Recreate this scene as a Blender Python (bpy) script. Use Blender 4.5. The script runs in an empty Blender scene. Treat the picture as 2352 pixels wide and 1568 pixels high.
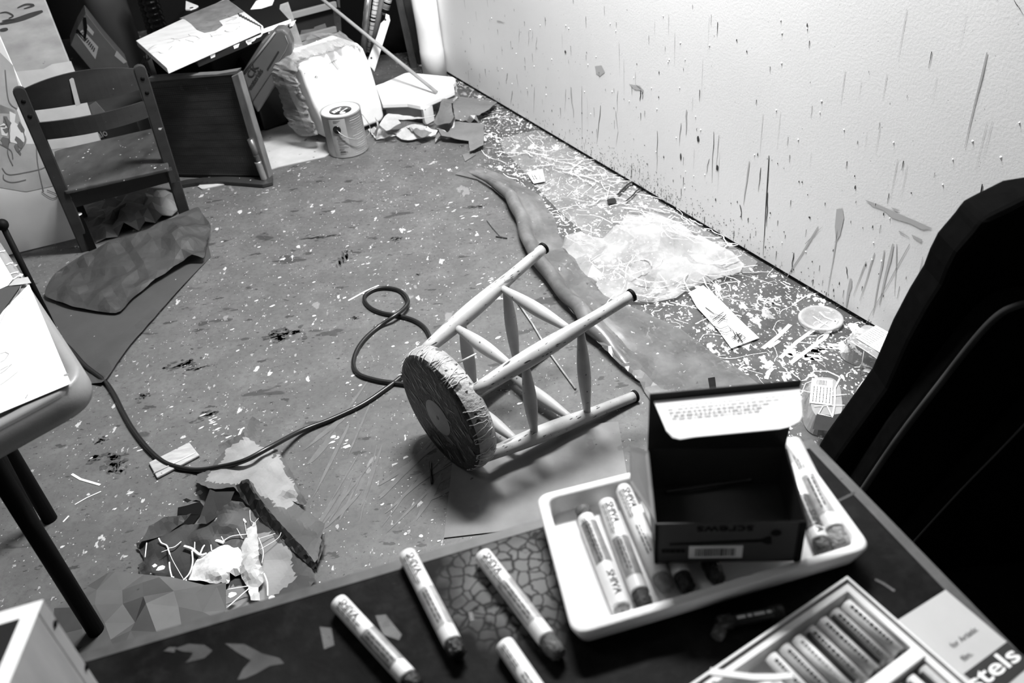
import bpy, bmesh, math, random
from mathutils import Vector as V, Matrix, noise, geometry
random.seed(7)
SC = bpy.context.scene
COL = SC.collection
PI = math.pi
# ------------------------------------------------------------------ camera model (a hand-held view from 1.45 m)
FPX, PITCH, ROLL, CAMH = 1990.88, 0.637003, 0.110153, 1.45374
cp, sp, cr, sr = math.cos(PITCH), math.sin(PITCH), math.cos(ROLL), math.sin(ROLL)
FWD = V((0, cp, -sp)); R0 = V((1, 0, 0)); D0 = V((0, -sp, -cp))
RIGHT = R0 * cr + D0 * sr
DOWN = D0 * cr - R0 * sr
EYE = V((0, 0, CAMH))
def ray(px, py): return RIGHT * (px - 1176) + DOWN * (py - 784) + FWD * FPX
def F(px, py, z=0.0):
    r = ray(px, py); return EYE + r * ((z - CAMH) / r.z)
def PY(px, py, Y):
    r = ray(px, py); return EYE + r * (Y / r.y)
def PP(px, py, p0, n):
    r = ray(px, py); return EYE + r * ((p0 - EYE).dot(n) / r.dot(n))
def topix(p):
    q = p - EYE; d = q.dot(FWD)
    return (1176 + FPX * q.dot(RIGHT) / d, 784 + FPX * q.dot(DOWN) / d)
def FL(pts, z=0.0): return [F(x, y, z) for x, y in pts]
UP = V((0, 0, 1))
W = 2352

# ------------------------------------------------------------------ materials (black-and-white room)
MATS = {}
def g3(v): return (v, v, v, 1)
class NT:
    def __init__(s, name):
        s.m = bpy.data.materials.new(name); s.m.use_nodes = True
        s.t = s.m.node_tree; s.t.nodes.clear()
        s.co = s.n('ShaderNodeTexCoord').outputs['Object']
    def n(s, ty, **k):
        d = s.t.nodes.new(ty)
        for a, b in k.items(): setattr(d, a, b)
        return d
    def l(s, a, b): s.t.links.new(a, b)
    def mapping(s, co, scale=(1, 1, 1), rot=(0, 0, 0)):
        m = s.n('ShaderNodeMapping'); m.inputs['Scale'].default_value = scale; m.inputs['Rotation'].default_value = rot
        s.l(co, m.inputs['Vector']); return m.outputs[0]
    def noise(s, co, scale, detail=3, rough=.55):
        d = s.n('ShaderNodeTexNoise'); d.inputs['Scale'].default_value = scale
        d.inputs['Detail'].default_value = detail; d.inputs['Roughness'].default_value = rough
        s.l(co, d.inputs['Vector']); return d.outputs['Fac']
    def math(s, op, a, b=None, clamp=False):
        d = s.n('ShaderNodeMath', operation=op, use_clamp=clamp)
        for i, q in enumerate((a, b)):
            if q is None: continue
            if isinstance(q, (int, float)): d.inputs[i].default_value = q
            else: s.l(q, d.inputs[i])
        return d.outputs[0]
    def ramp(s, x, a, b, lo=0., hi=1.):
        d = s.n('ShaderNodeMapRange'); d.clamp = True
        s.l(x, d.inputs[0])
        for i, q in zip((1, 2, 3, 4), (a, b, lo, hi)): d.inputs[i].default_value = q
        return d.outputs[0]
    def mix(s, fac, a, b):
        d = s.n('ShaderNodeMix', data_type='RGBA')
        for sock, q in ((d.inputs[0], fac), (d.inputs[6], a), (d.inputs[7], b)):
            if isinstance(q, (int, float)):
                sock.default_value = q if sock.type == 'VALUE' else g3(q)
            else: s.l(q, sock)
        return d.outputs[2]
    def warp(s, co, scale, amt):
        d = s.n('ShaderNodeTexNoise'); d.inputs['Scale'].default_value = scale; s.l(co, d.inputs['Vector'])
        v = s.n('ShaderNodeVectorMath', operation='SUBTRACT'); s.l(d.outputs['Color'], v.inputs[0]); v.inputs[1].default_value = (.5, .5, .5)
        w = s.n('ShaderNodeVectorMath', operation='SCALE'); s.l(v.outputs[0], w.inputs[0]); w.inputs['Scale'].default_value = amt
        a = s.n('ShaderNodeVectorMath', operation='ADD'); s.l(co, a.inputs[0]); s.l(w.outputs[0], a.inputs[1])
        return a.outputs[0]
    def spots(s, co, scale, rad, warpamt=.5, keep=.5):
        """mask of irregular blots: rad is in units of the cell size, keep the share of cells that carry one"""
        c = s.warp(co, scale * 2.3, warpamt / scale)
        d = s.n('ShaderNodeTexVoronoi'); d.inputs['Scale'].default_value = scale; s.l(c, d.inputs['Vector'])
        sep = s.n('ShaderNodeSeparateColor'); s.l(d.outputs['Color'], sep.inputs[0])
        k = s.ramp(sep.outputs[0], 1 - keep, 1, .25, 1)
        on = s.math('GREATER_THAN', sep.outputs[0], 1 - keep)
        rr = s.math('MULTIPLY', k, rad) if not hasattr(rad, 'node') else s.math('MULTIPLY', k, rad)
        df = s.math('SUBTRACT', rr, d.outputs['Distance'])
        m = s.ramp(df, 0, .06)
        return s.math('MULTIPLY', m, on)
    def finish(s, col, rough=.6, bump=None, spec=.3, metal=0, alpha=None, bstr=.3, bdist=.01, coat=0):
        b = s.n('ShaderNodeBsdfPrincipled'); o = s.n('ShaderNodeOutputMaterial')
        if isinstance(col, (int, float)): b.inputs['Base Color'].default_value = g3(col)
        else: s.l(col, b.inputs['Base Color'])
        b.inputs['Roughness'].default_value = rough; b.inputs['Specular IOR Level'].default_value = spec
        b.inputs['Metallic'].default_value = metal; b.inputs['Coat Weight'].default_value = coat
        if bump is not None:
            bm_ = s.n('ShaderNodeBump'); bm_.inputs['Strength'].default_value = bstr; bm_.inputs['Distance'].default_value = bdist
            s.l(bump, bm_.inputs['Height']); s.l(bm_.outputs[0], b.inputs['Normal'])
        if alpha is None: s.l(b.outputs[0], o.inputs[0])
        else:
            t = s.n('ShaderNodeBsdfTransparent'); mx = s.n('ShaderNodeMixShader')
            if isinstance(alpha, (int, float)): mx.inputs[0].default_value = alpha
            else: s.l(alpha, mx.inputs[0])
            s.l(t.outputs[0], mx.inputs[1]); s.l(b.outputs[0], mx.inputs[2]); s.l(mx.outputs[0], o.inputs[0])
        return s.m
def mat(name, v, rough=.6, var=.0, vscale=8, spots=(), spec=.3, metal=0, alpha=None, bump=0, bscale=40, stretch=(1, 1, 1), rot=0, coat=0, along=None):
    if name in MATS: return MATS[name]
    s = NT(name); co = s.co; c = v
    if var:
        cc = s.mapping(co, stretch, (0, 0, rot))
        nz = s.noise(cc, vscale, 5)
        c = s.mix(s.ramp(nz, .28, .72), max(0, v * (1 - var)), min(1, v * (1 + var)))
    if along is not None: co = s.mapping(s.mapping(co, (1, 1, 1), (0, 0, -along)), (.22, 1, 1))
    for sc, rad, keep, colr in spots:
        c = s.mix(s.spots(co, sc, rad, .6, keep), c, colr)
    b = s.noise(co, bscale, 4) if bump else None
    MATS[name] = s.finish(c, rough, b, spec, metal, alpha, bstr=bump, coat=coat)
    return MATS[name]
M_white = mat('white_paint', .82, .5, .06, 12)
M_paper = mat('white_paper', .85, .7, .03, 20)
M_offwhite = mat('offwhite', .55, .6, .08, 15)
M_light = mat('light_grey', .33, .6, .12, 12)
M_mid = mat('mid_grey', .15, .6, .15, 12)
M_dark = mat('dark_grey', .045, .6, .2, 14)
M_black = mat('black', .004, .6, 0, spec=.08)
M_blackgl = mat('black_gloss', .004, .12, 0, spec=.6)
M_ink = mat('ink', .02, .7)
M_ink2 = mat('grey_ink', .22, .7)
M_chrome = mat('metal', .45, .3, .1, 30, metal=.9)

# ------------------------------------------------------------------ mesh builder
class MB:
    def __init__(s): s.bm = bmesh.new(); s.mi = 0
    def face(s, pts):
        f = s.bm.faces.new([s.bm.verts.new(p) for p in pts]); f.material_index = s.mi; return f
    def prism(s, pts, ext):
        """solid from a planar outline and an extrusion vector"""
        n = len(pts)
        a = [s.bm.verts.new(p) for p in pts]; b = [s.bm.verts.new(p + ext) for p in pts]
        fs = [s.bm.faces.new(a), s.bm.faces.new(b[::-1])]
        for i in range(n): fs.append(s.bm.faces.new((a[i], b[i], b[(i + 1) % n], a[(i + 1) % n])))
        for f in fs: f.material_index = s.mi
        return s
    def obox(s, o, x, y, z):
        return s.prism([o, o + x, o + x + y, o + y], z)
    def bar(s, p, q, w, h, upv=UP):
        """rectangular bar from p to q, w across, h along upv"""
        d = (q - p).normalized(); sd = d.cross(upv).normalized(); u = sd.cross(d).normalized()
        return s.prism([p - sd * w / 2 - u * h / 2, p + sd * w / 2 - u * h / 2, p + sd * w / 2 + u * h / 2, p - sd * w / 2 + u * h / 2], q - p)
    def tube(s, pts, rad, n=12, caps=True, flat=1.0):
        rs = rad if isinstance(rad, (list, tuple)) else [rad] * len(pts)
        rings = []; u = None
        for i, p in enumerate(pts):
            d = (pts[min(i + 1, len(pts) - 1)] - pts[max(i - 1, 0)]).normalized()
            if u is None:
                u = d.cross(UP if abs(d.z) < .9 else V((1, 0, 0))).normalized()
            u = (u - d * u.dot(d)).normalized(); v = d.cross(u)
            rings.append([s.bm.verts.new(p + (u * math.cos(2 * PI * k / n) + v * math.sin(2 * PI * k / n) * flat) * rs[i]) for k in range(n)])
        for a, b in zip(rings, rings[1:]):
            for k in range(n):
                f = s.bm.faces.new((a[k], a[(k + 1) % n], b[(k + 1) % n], b[k])); f.material_index = s.mi; f.smooth = True
        if caps:
            for r in (rings[0][::-1], rings[-1]):
                f = s.bm.faces.new(r); f.material_index = s.mi
        return s
    def lathe(s, o, ax, prof, n=48, close=True):
        """prof: (distance along ax, radius)"""
        ax = ax.normalized(); u = ax.cross(UP if abs(ax.z) < .9 else V((1, 0, 0))).normalized(); v = ax.cross(u)
        rings = [[s.bm.verts.new(o + ax * h + (u * math.cos(2 * PI * k / n) + v * math.sin(2 * PI * k / n)) * max(r, 1e-4)) for k in range(n)] for h, r in prof]
        for a, b in zip(rings, rings[1:]):
            for k in range(n):
                f = s.bm.faces.new((a[k], a[(k + 1) % n], b[(k + 1) % n], b[k])); f.material_index = s.mi; f.smooth = True
        if close:
            for r in (rings[0][::-1], rings[-1]):
                f = s.bm.faces.new(r); f.material_index = s.mi
        return s
    def ribbon(s, pts, ws, n):
        ws = ws if isinstance(ws, (list, tuple)) else [ws] * len(pts)
        L = []; Rr = []
        for i, p in enumerate(pts):
            d = (pts[min(i + 1, len(pts) - 1)] - pts[max(i - 1, 0)]).normalized(); sd = d.cross(n).normalized()
            L.append(s.bm.verts.new(p - sd * ws[i] / 2)); Rr.append(s.bm.verts.new(p + sd * ws[i] / 2))
        for i in range(len(pts) - 1):
            f = s.bm.faces.new((L[i], Rr[i], Rr[i + 1], L[i + 1])); f.material_index = s.mi
        return s
    def blob(s, c, ax, ay, rx, ry, n=11, irr=.35, rnd=random):
        s.face([c + ax * math.cos(2 * PI * k / n) * rx * (1 + rnd.uniform(-irr, irr)) + ay * math.sin(2 * PI * k / n) * ry * (1 + rnd.uniform(-irr, irr)) for k in range(n)])
        return s
    def patch(s, c, R, t0, t1, z0, z1, n=12):
        """piece of an upright cylinder wall"""
        a = [s.bm.verts.new(c + V((R * math.cos(t0 + (t1 - t0) * i / n), R * math.sin(t0 + (t1 - t0) * i / n), z0))) for i in range(n + 1)]
        b = [s.bm.verts.new(v.co + V((0, 0, z1 - z0))) for v in a]
        for i in range(n):
            f = s.bm.faces.new((a[i], a[i + 1], b[i + 1], b[i])); f.material_index = s.mi; f.smooth = True
        return s

def spline(P, n=6):
    out = []
    for i in range(len(P) - 1):
        a, b, c, d = P[max(i - 1, 0)], P[i], P[i + 1], P[min(i + 2, len(P) - 1)]
        for k in range(n):
            t = k / n
            out.append(.5 * ((2 * b) + (c - a) * t + (2 * a - 5 * b + 4 * c - d) * t * t + (3 * b - a - 3 * c + d) * t ** 3))
    return out + [P[-1]]
ORG = {}
def root(name, label, cat, loc, group=None):
    o = bpy.data.objects.new(name, None); COL.objects.link(o); o.location = loc; o.empty_display_size = .05
    ORG[o.name] = V(loc)
    o['label'] = label; o['category'] = cat
    if group: o['group'] = group
    return o
def build(name, mb, mats, parent=None, label=None, cat=None, group=None, kind=None, bevel=0, smooth=False, thick=0, sub=0, seg=2):
    bm = mb.bm if isinstance(mb, MB) else mb
    bmesh.ops.recalc_face_normals(bm, faces=bm.faces)
    if parent is None:
        if kind == 'structure': org = V((0, 0, 0))
        else:
            xs = [v.co for v in bm.verts]
            org = V(((min(p.x for p in xs) + max(p.x for p in xs)) / 2, (min(p.y for p in xs) + max(p.y for p in xs)) / 2, min(p.z for p in xs)))
    else: org = ORG[parent.name]
    bmesh.ops.translate(bm, verts=bm.verts, vec=-org)
    if smooth:
        for f in bm.faces: f.smooth = True
    me = bpy.data.meshes.new(name); bm.to_mesh(me); bm.free()
    for m in (mats if isinstance(mats, (list, tuple)) else [mats]): me.materials.append(m)
    o = bpy.data.objects.new(name, me); COL.objects.link(o)
    if parent is None: o.location = org
    else: o.parent = parent
    ORG[o.name] = org
    if label: o['label'] = label
    if cat: o['category'] = cat
    if group: o['group'] = group
    if kind: o['kind'] = kind
    if bevel:
        b = o.modifiers.new('bevel', 'BEVEL'); b.width = bevel; b.segments = seg; b.limit_method = 'ANGLE'; b.angle_limit = .6
    if thick:
        t = o.modifiers.new('thick', 'SOLIDIFY'); t.thickness = thick; t.offset = 0
    if sub:
        t = o.modifiers.new('sub', 'SUBSURF'); t.levels = sub; t.render_levels = sub
    return o
_TX = {}
def text_geo(body):
    if body not in _TX:
        cu = bpy.data.curves.new('t', 'FONT'); cu.body = body; cu.resolution_u = 3; cu.offset = .015
        ob = bpy.data.objects.new('t', cu); COL.objects.link(ob)
        bpy.context.view_layer.update()
        me = bpy.data.meshes.new_from_object(ob.evaluated_get(bpy.context.evaluated_depsgraph_get()))
        tb = bmesh.new(); tb.from_mesh(me)
        for k in range(-2, 9):
            bmesh.ops.bisect_plane(tb, geom=tb.verts[:] + tb.edges[:] + tb.faces[:], plane_co=(0, k * .1 + .03, 0), plane_no=(0, 1, 0))
        tb.verts.index_update(); _TX[body] = ([v.co.copy() for v in tb.verts], [[v.index for v in f.verts] for f in tb.faces]); tb.free()
        bpy.data.objects.remove(ob); bpy.data.meshes.remove(me); bpy.data.curves.remove(cu)
    return _TX[body]
def text_width(body): return max(v.x for v in text_geo(body)[0])
def text(mb, body, fn):
    """fn maps font x,y (cap height about .7) to a point"""
    vs, ps = text_geo(body)
    bv = [mb.bm.verts.new(fn(v.x, v.y)) for v in vs]
    for p in ps:
        try: f = mb.bm.faces.new([bv[i] for i in p]); f.material_index = mb.mi
        except ValueError: pass
def flat_text(mb, body, o, xd, yd, cap, width=None):
    k = cap / .7; kx = k if width is None else width / text_width(body)
    text(mb, body, lambda x, y: o + xd * x * kx + yd * y * k)

def inside(p, poly):
    c = False; n = len(poly); j = n - 1
    for i in range(n):
        if (poly[i][1] > p[1]) != (poly[j][1] > p[1]) and p[0] < (poly[j][0] - poly[i][0]) * (p[1] - poly[i][1]) / (poly[j][1] - poly[i][1]) + poly[i][0]: c = not c
        j = i
    return c
def tri(x): x = x - math.floor(x); return 4 * abs(x - .5) - 1
def sheet(outline, s=.02, inner=(), amp=0., waves=5, wl=(.08, .25), seed=1, rough=0., zmin=.0015, power=3, regions=(), base=0., edge=1.0, jit=0., wall=False):
    """a thin sheet on the floor: outline of (px,py[,z]), inner height points, faceted crumpling"""
    rnd = random.Random(seed)
    B = [F(q[0], q[1], q[2] if len(q) > 2 else base) for q in outline]
    I = [F(*q) for q in inner]
    if wall:
        for p in B:
            d = (p - WF).dot(WNRM)
            if d < .008: p += WNRM * (.008 - d)
    bd = []
    for i, p in enumerate(B):
        q = B[(i + 1) % len(B)]; n = max(1, int((q - p).length / s))
        for k in range(n):
            w = p.lerp(q, k / n)
            if k and rough: w = w + V((rnd.uniform(-rough, rough), rnd.uniform(-rough, rough), 0))
            bd.append(w)
    poly = [(p.x, p.y) for p in bd]
    ctrl = bd[::2] + I * 1
    ws = []
    for i in range(waves):
        a = rnd.uniform(0, PI); ws.append((math.cos(a), math.sin(a), rnd.uniform(*wl), rnd.random(), rnd.uniform(.4, 1)))
    def hgt(x, y, onb=False):
        sw = sz = 0
        for c in ctrl:
            d = ((c.x - x) ** 2 + (c.y - y) ** 2) ** .5 + 1e-4; w = d ** -power; sw += w; sz += w * c.z
        for c in I:
            d = ((c.x - x) ** 2 + (c.y - y) ** 2) ** .5 + 1e-4; w = 6 * d ** -power; sw += w; sz += w * c.z
        z = sz / sw
        if amp:
            t = sum(tri((x * a + y * b) / l + ph) * m for a, b, l, ph, m in ws) / max(1, waves ** .7)
            k = edge if onb else 1
            z += amp * (t * .5 + .5) * k * (.5 + noise.noise(V((x * 6, y * 6, seed))) * .6)
        return max(zmin, z)
    x0, x1 = min(p[0] for p in poly), max(p[0] for p in poly); y0, y1 = min(p[1] for p in poly), max(p[1] for p in poly)
    pts = [V((p[0], p[1])) for p in poly]; nb = len(pts)
    ix = 0; y = y0
    while y < y1:
        x = x0 + (ix % 2) * s / 2
        while x < x1:
            q = (x + rnd.uniform(-.2, .2) * s, y + rnd.uniform(-.2, .2) * s)
            if inside(q, poly): pts.append(V(q))
            x += s
        y += s * .87; ix += 1
    ed = [(i, (i + 1) % nb) for i in range(nb)]
    r = geometry.delaunay_2d_cdt(pts, ed, [], 1, 1e-5)
    mb = MB()
    vs = [mb.bm.verts.new((p.x, p.y, max(zmin, hgt(p.x, p.y) + (rnd.uniform(-jit, jit) if k >= nb else rnd.uniform(-jit, jit) * .25 * bool(jit))))) for k, p in enumerate(r[0])]
    for f in r[2]:
        if len(f) < 3: continue
        try: ff = mb.bm.faces.new([vs[i] for i in f])
        except ValueError: continue
        ff.smooth = amp == 0 and jit == 0
        if regions:
            c = ff.calc_center_median(); px = topix(c)
            for rp, mi in regions:
                if inside(px, rp): ff.material_index = mi
    return mb

# ================================================================== ROOM
WF, WN = F(1020, 166), F(2080, 800)               # foot of the right wall, far and near
WD = (WN - WF).normalized()                        # along the wall towards us
WNRM = V((-WD.y, WD.x, 0)); WNRM = WNRM if WNRM.x < 0 else -WNRM
def PW(px, py, off=.0012): return PP(px, py, WF, WNRM) + WNRM * off
# ---- floor material: scuffed grey paint, dark scuffs, white specks, thick splatter along the right wall
def floor_material():
    s = NT('splattered_floor'); co = s.co
    big = s.noise(co, 1.3, 4); mid = s.noise(co, 9, 6, .65); fine = s.noise(co, 60, 4, .7)
    c = s.mix(s.ramp(big, .3, .7), .078, .105)
    c = s.mix(s.math('MULTIPLY', s.ramp(mid, .45, .7), .6), c, .15)
    c = s.mix(s.math('MULTIPLY', s.ramp(fine, .48, .72), .6), c, .05)
    # distance to the right of the drop cloth edge
    a, b = F(1100, 385), F(1500, 890)
    d = (b - a).normalized(); n = V((-d.y, d.x, 0)); n = n if n.x > 0 else -n
    dot = s.n('ShaderNodeVectorMath', operation='DOT_PRODUCT'); s.l(s.warp(co, 5, .1), dot.inputs[0]); dot.inputs[1].default_value = n
    dist = s.math('SUBTRACT', dot.outputs['Value'], a.dot(n))
    dense = s.ramp(dist, .01, .09)
    st = s.mapping(co, (1, .55, 1), (0, 0, -.5))
    # dark scuffs, dragged
    dk = s.mapping(co, (.7, 1.5, 1), (0, 0, .25))
    c = s.mix(s.math('MULTIPLY', s.spots(dk, 7, .3, 1.1, .3), .75), c, .03)
    c = s.mix(s.math('MULTIPLY', s.spots(dk, 22, .33, 1.1, .3), .8), c, .026)
    c = s.mix(s.math('MULTIPLY', s.spots(dk, 60, .3, 1.0, .28), .8), c, .02)
    # pale scuffs
    c = s.mix(s.math('MULTIPLY', s.spots(st, 12, .28, 1.3, .16), .55), c, .25)
    c = s.mix(s.math('MULTIPLY', s.spots(st, 34, .3, 1.1, .16), .8), c, .5)
    c = s.mix(s.math('MULTIPLY', s.spots(st, 75, .3, 1.2, .2), .7), c, .38)
    c = s.mix(s.spots(co, 140, .28, .9, .16), c, .5)
    c = s.mix(s.math('MULTIPLY', s.spots(co, 130, .3, 1.1, .22), .8), c, .02)
    # the splattered strip: darker ground, a lot of white
    c = s.mix(s.math('MULTIPLY', dense, .75), c, s.mix(s.ramp(mid, .35, .65), .03, .085))
    lo = s.ramp(s.noise(co, 6, 2), .36, .6, .25, 1.)
    for sc, rad, keep, w in ((26, .42, .55, .9), (55, .42, .6, .8), (110, .4, .6, .9)):
        c = s.mix(s.math('MULTIPLY', s.math('MULTIPLY', s.spots(st if sc < 100 else co, sc, rad, 1.3, keep), dense), lo), c, w)
    c = s.mix(s.math('MULTIPLY', s.spots(co, 40, .2, .9, .2), dense), c, .03)
    MATS['floor'] = s.finish(c, .5, fine, .35, bstr=.15, bdist=.004)
    return MATS['floor']
mb = MB(); mb.obox(V((-4.5, -1.5, -.05)), V((8, 0, 0)), V((0, 8.5, 0)), V((0, 0, .05)))
floor = build('floor', mb, floor_material(), kind='structure')
# ---- right wall, lifted a finger's width off the floor with a dark recess behind
M_wall = mat('wall_paint', .80, .55, .035, 3, spots=((70, .2, .05, .45), (130, .22, .05, .4)), bump=.06, bscale=160)
gap = .014
mb = MB(); mb.obox(WF - WD * 2.2 + V((0, 0, gap)), WD * 6, -WNRM * .012, V((0, 0, 2.6)))
wall_right = build('wall_right', mb, M_wall, kind='structure')
mb = MB(); mb.obox(WF - WD * 2.2 - WNRM * .05, WD * 6, -WNRM * .1, V((0, 0, 2.6)))
build('wall_right_core', mb, M_black, parent=wall_right)
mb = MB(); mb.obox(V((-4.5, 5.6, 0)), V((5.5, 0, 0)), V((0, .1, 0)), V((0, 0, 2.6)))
build('wall_back', mb, mat('shaded_back_wall', .012, .8, .2, 4), kind='structure')  # near-black colour stands in for the shadow at the back
# ---- partition end on the left
C0 = F(200, 545); LD = (F(40, 584) - C0); LD.z = 0; LD.normalize()
LN = V((-LD.y, LD.x, 0)); LN = LN if LN.y < 0 else -LN
def PL(px, py, off=.001): return PP(px, py, C0, LN) + LN * off
mb = MB(); mb.obox(C0 + V((0, 0, .006)), LD * 2.2, -LN * .016, V((0, 0, 2.4)))
wall_left = build('wall_left', mb, mat('partition', .74, .6, .08, 4, spots=((3.2, .34, .45, .4),)), kind='structure')

# ---- paint on the walls
rnd = random.Random(3)
def drip(m, pf, x, y, x2, y2, w, taper=True):
    w *= .75; P = [pf(x + (x2 - x) * t + rnd.uniform(-1.2, 1.2) * (0 < t < 1), y + (y2 - y) * t) for t in (0, .25, .5, .75, 1)]
    k = (P[1] - P[0]).length and w
    m.ribbon(P, [k * .6, k, k * .7, k * .55, k * .2] if taper else k, WNRM)
dk = MB(); gy = MB(); wt = MB()
# named marks traced where they sit on the wall
for x, y, x2, y2, w in ((1767, 357, 1753, 585, .006), (1764, 442, 1761, 520, .006), (1748, 385, 1742, 440, .004), (1472, 207, 1470, 232, .007), (1477, 210, 1476, 228, .005),
                        (1380, 242, 1371, 330, .004), (1510, 300, 1509, 392, .003), (1640, 302, 1636, 420, .003), (1652, 310, 1645, 395, .002), (1337, 198, 1337, 330, .002),
                        (2257, 422, 2248, 462, .005), (2326, 440, 2316, 478, .006), (2330, 0, 2352, 35, .002), (1700, 470, 1705, 505, .006), (1720, 500, 1718, 512, .005),
                        (1824, 580, 1818, 627, .005), (1944, 612, 1947, 640, .004), (1565, 283, 1561, 335, .003), (1630, 365, 1622, 400, .003), (1233, 85, 1231, 120, .002), (1228, 200, 1226, 260, .002),
                        (1166, 168, 1163, 190, .004), (1177, 210, 1174, 240, .003), (1188, 170, 1190, 200, .002), (1300, 205, 1298, 255, .002), (1420, 208, 1418, 260, .002), (1452, 375, 1451, 410, .003)):
    drip(dk, PW, x, y, x2, y2, w)
for x, y, rx, ry in ((1299, 119, .006, .006), (1604, 319, .006, .01), (1648, 385, .006, .01), (1564, 360, .004, .012), (2220, 625, .004, .005), (2181, 612, .003, .003), (2261, 463, .003, .006), (1860, 499, .004, .003), (1836, 417, .002, .003), (1843, 418, .002, .003)):
    dk.blob(PW(x, y), WD, UP, rx, ry, irr=.15)
for x, y, x2, y2, w in ((1722, 370, 1708, 470, .008), (1578, 252, 1576, 310, .01), (2268, 120, 2216, 340, .006), (1415, 255, 1420, 300, .006), (1955, 640, 1944, 705, .016), (1420, 300, 1416, 335, .003),
                        (1880, 520, 1800, 650, .008), (1925, 525, 1900, 680, .005), (2052, 560, 2020, 700, .012), (2090, 560, 1990, 740, .004), (2060, 560, 2055, 680, .004), (2010, 580, 1975, 690, .006), (1990, 600, 1960, 680, .005), (1850, 560, 1890, 520, .004), (2120, 590, 2080, 760, .003), (2032, 575, 2005, 725, .007),
                        (1215, 70, 1214, 105, .004), (1193, 66, 1192, 98, .004), (1224, 70, 1223, 95, .003), (1142, 48, 1160, 52, .008), (2065, 530, 2090, 545, .006), (1462, 195, 1480, 212, .008), (1312, 200, 1318, 270, .012)):
    drip(gy, PW, x, y, x2, y2, w)
for poly in (((1987, 458), (2020, 470), (2060, 488), (2100, 505), (2143, 524), (2120, 527), (2092, 513), (2050, 500), (2030, 482), (2005, 473)), ((2047, 475), (2068, 483), (2058, 485)),
             ((1367, 152), (1382, 150), (1390, 165), (1378, 175), (1370, 168)), ((1445, 193), (1470, 197), (1480, 208), (1458, 205)), ((1922, 480), (1936, 478), (1939, 500), (1930, 540), (1921, 555), (1918, 520)),
             ((2094, 538), (2120, 550), (2115, 556), (2098, 545)), ((2316, 432), (2318, 440), (2308, 462), (2296, 476), (2298, 460))):
    gy.face([PW(*q) for q in poly])
for i in range(330):                                # fine speckle, thickest near the floor
    t = rnd.random() ** 1.6; k = rnd.random()
    base = WF + WD * (.25 + 2.75 * k); z = .02 + (rnd.random() ** 3) * .75
    p = base + UP * z + WNRM * .0012
    if rnd.random() < .5: dk.blob(p, WD, UP, rnd.uniform(.0008, .0028), rnd.uniform(.001, .006), 6, .2, rnd)
    else: dk.ribbon([p, p - UP * rnd.uniform(.006, .04)], [rnd.uniform(.001, .003), .0006], WNRM)
for i in range(520):
    k = rnd.gauss(.62, .12); z = abs(rnd.gauss(0, .05)) + gap
    p = WF + WD * (2.8 * k) + UP * z + WNRM * .0012
    dk.blob(p, WD, UP, rnd.uniform(.0007, .0022), rnd.uniform(.0008, .003), 5, .2, rnd)
for i in range(140):                                # bumps of white filler
    p = WF + WD * rnd.uniform(.3, 3.0) + UP * rnd.uniform(.1, 1.2)
    wt.lathe(p, WNRM, [(0, rnd.uniform(.002, .004)), (.0015, .0015), (.0022, .0003)], 6)
for i in range(34):
    x = rnd.uniform(1100, 2300); y = rnd.uniform(0, 500)
    p = PP(x, y, WF, WNRM)
    if p.z < .15: continue
    drip(gy, lambda a, b: p + UP * (-(b - y) * .0012) + WNRM * .0012, x, y, x, y + rnd.uniform(30, 120), rnd.uniform(.0008, .002))
build('dark_paint_drips', dk, mat('wall_drip_dark', .03, .4), parent=wall_right)
build('grey_paint_drips', gy, mat('wall_drip_grey', .46, .5), parent=wall_right)
build('filler_bumps', wt, mat('filler', .85, .5), parent=wall_right)
sm = MB(); sl = MB()
for poly in (((0, 240), (40, 255), (62, 320), (60, 330), (98, 330), (125, 350), (130, 425), (60, 440), (0, 430)), ((0, 120), (30, 150), (52, 230), (30, 262), (0, 260))):
    sm.face([PL(*q) for q in poly])
for pts in (((5, 385), (20, 400), (60, 395), (100, 385), (112, 372)), ((8, 400), (10, 412), (30, 418), (60, 412)), ((10, 270), (22, 310), (18, 350), (30, 380)), ((50, 290), (58, 325), (42, 350)), ((12, 160), (20, 230), (40, 250)), ((95, 440), (120, 455), (132, 447), (108, 436)), ((84, 300), (86, 370), (100, 440)), ((0, 330), (25, 345), (30, 365))):
    sl.ribbon(spline([PL(*q, .002) for q in pts], 6), .0028, LN)
for i in range(7): sl.blob(PL(rnd.uniform(3, 60), rnd.uniform(265, 360), .002), LD, UP, rnd.uniform(.004, .015), rnd.uniform(.003, .02), 9, .5, rnd)
build('grey_wash', sm, mat('grey_wash', .42, .6, .15, 12), parent=wall_left)
build('dark_scribbles', sl, mat('scribble', .16, .6), parent=wall_left)
wp = MB()
for poly in (((0, 288), (10, 282), (20, 296), (16, 312), (4, 310)), ((22, 255), (36, 262), (34, 280), (60, 300), (56, 325), (40, 330), (20, 325), (24, 300))):
    wp.face([PL(*q, .0016) for q in poly])
build('white_daubs', wp, M_white, parent=wall_left)

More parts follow.
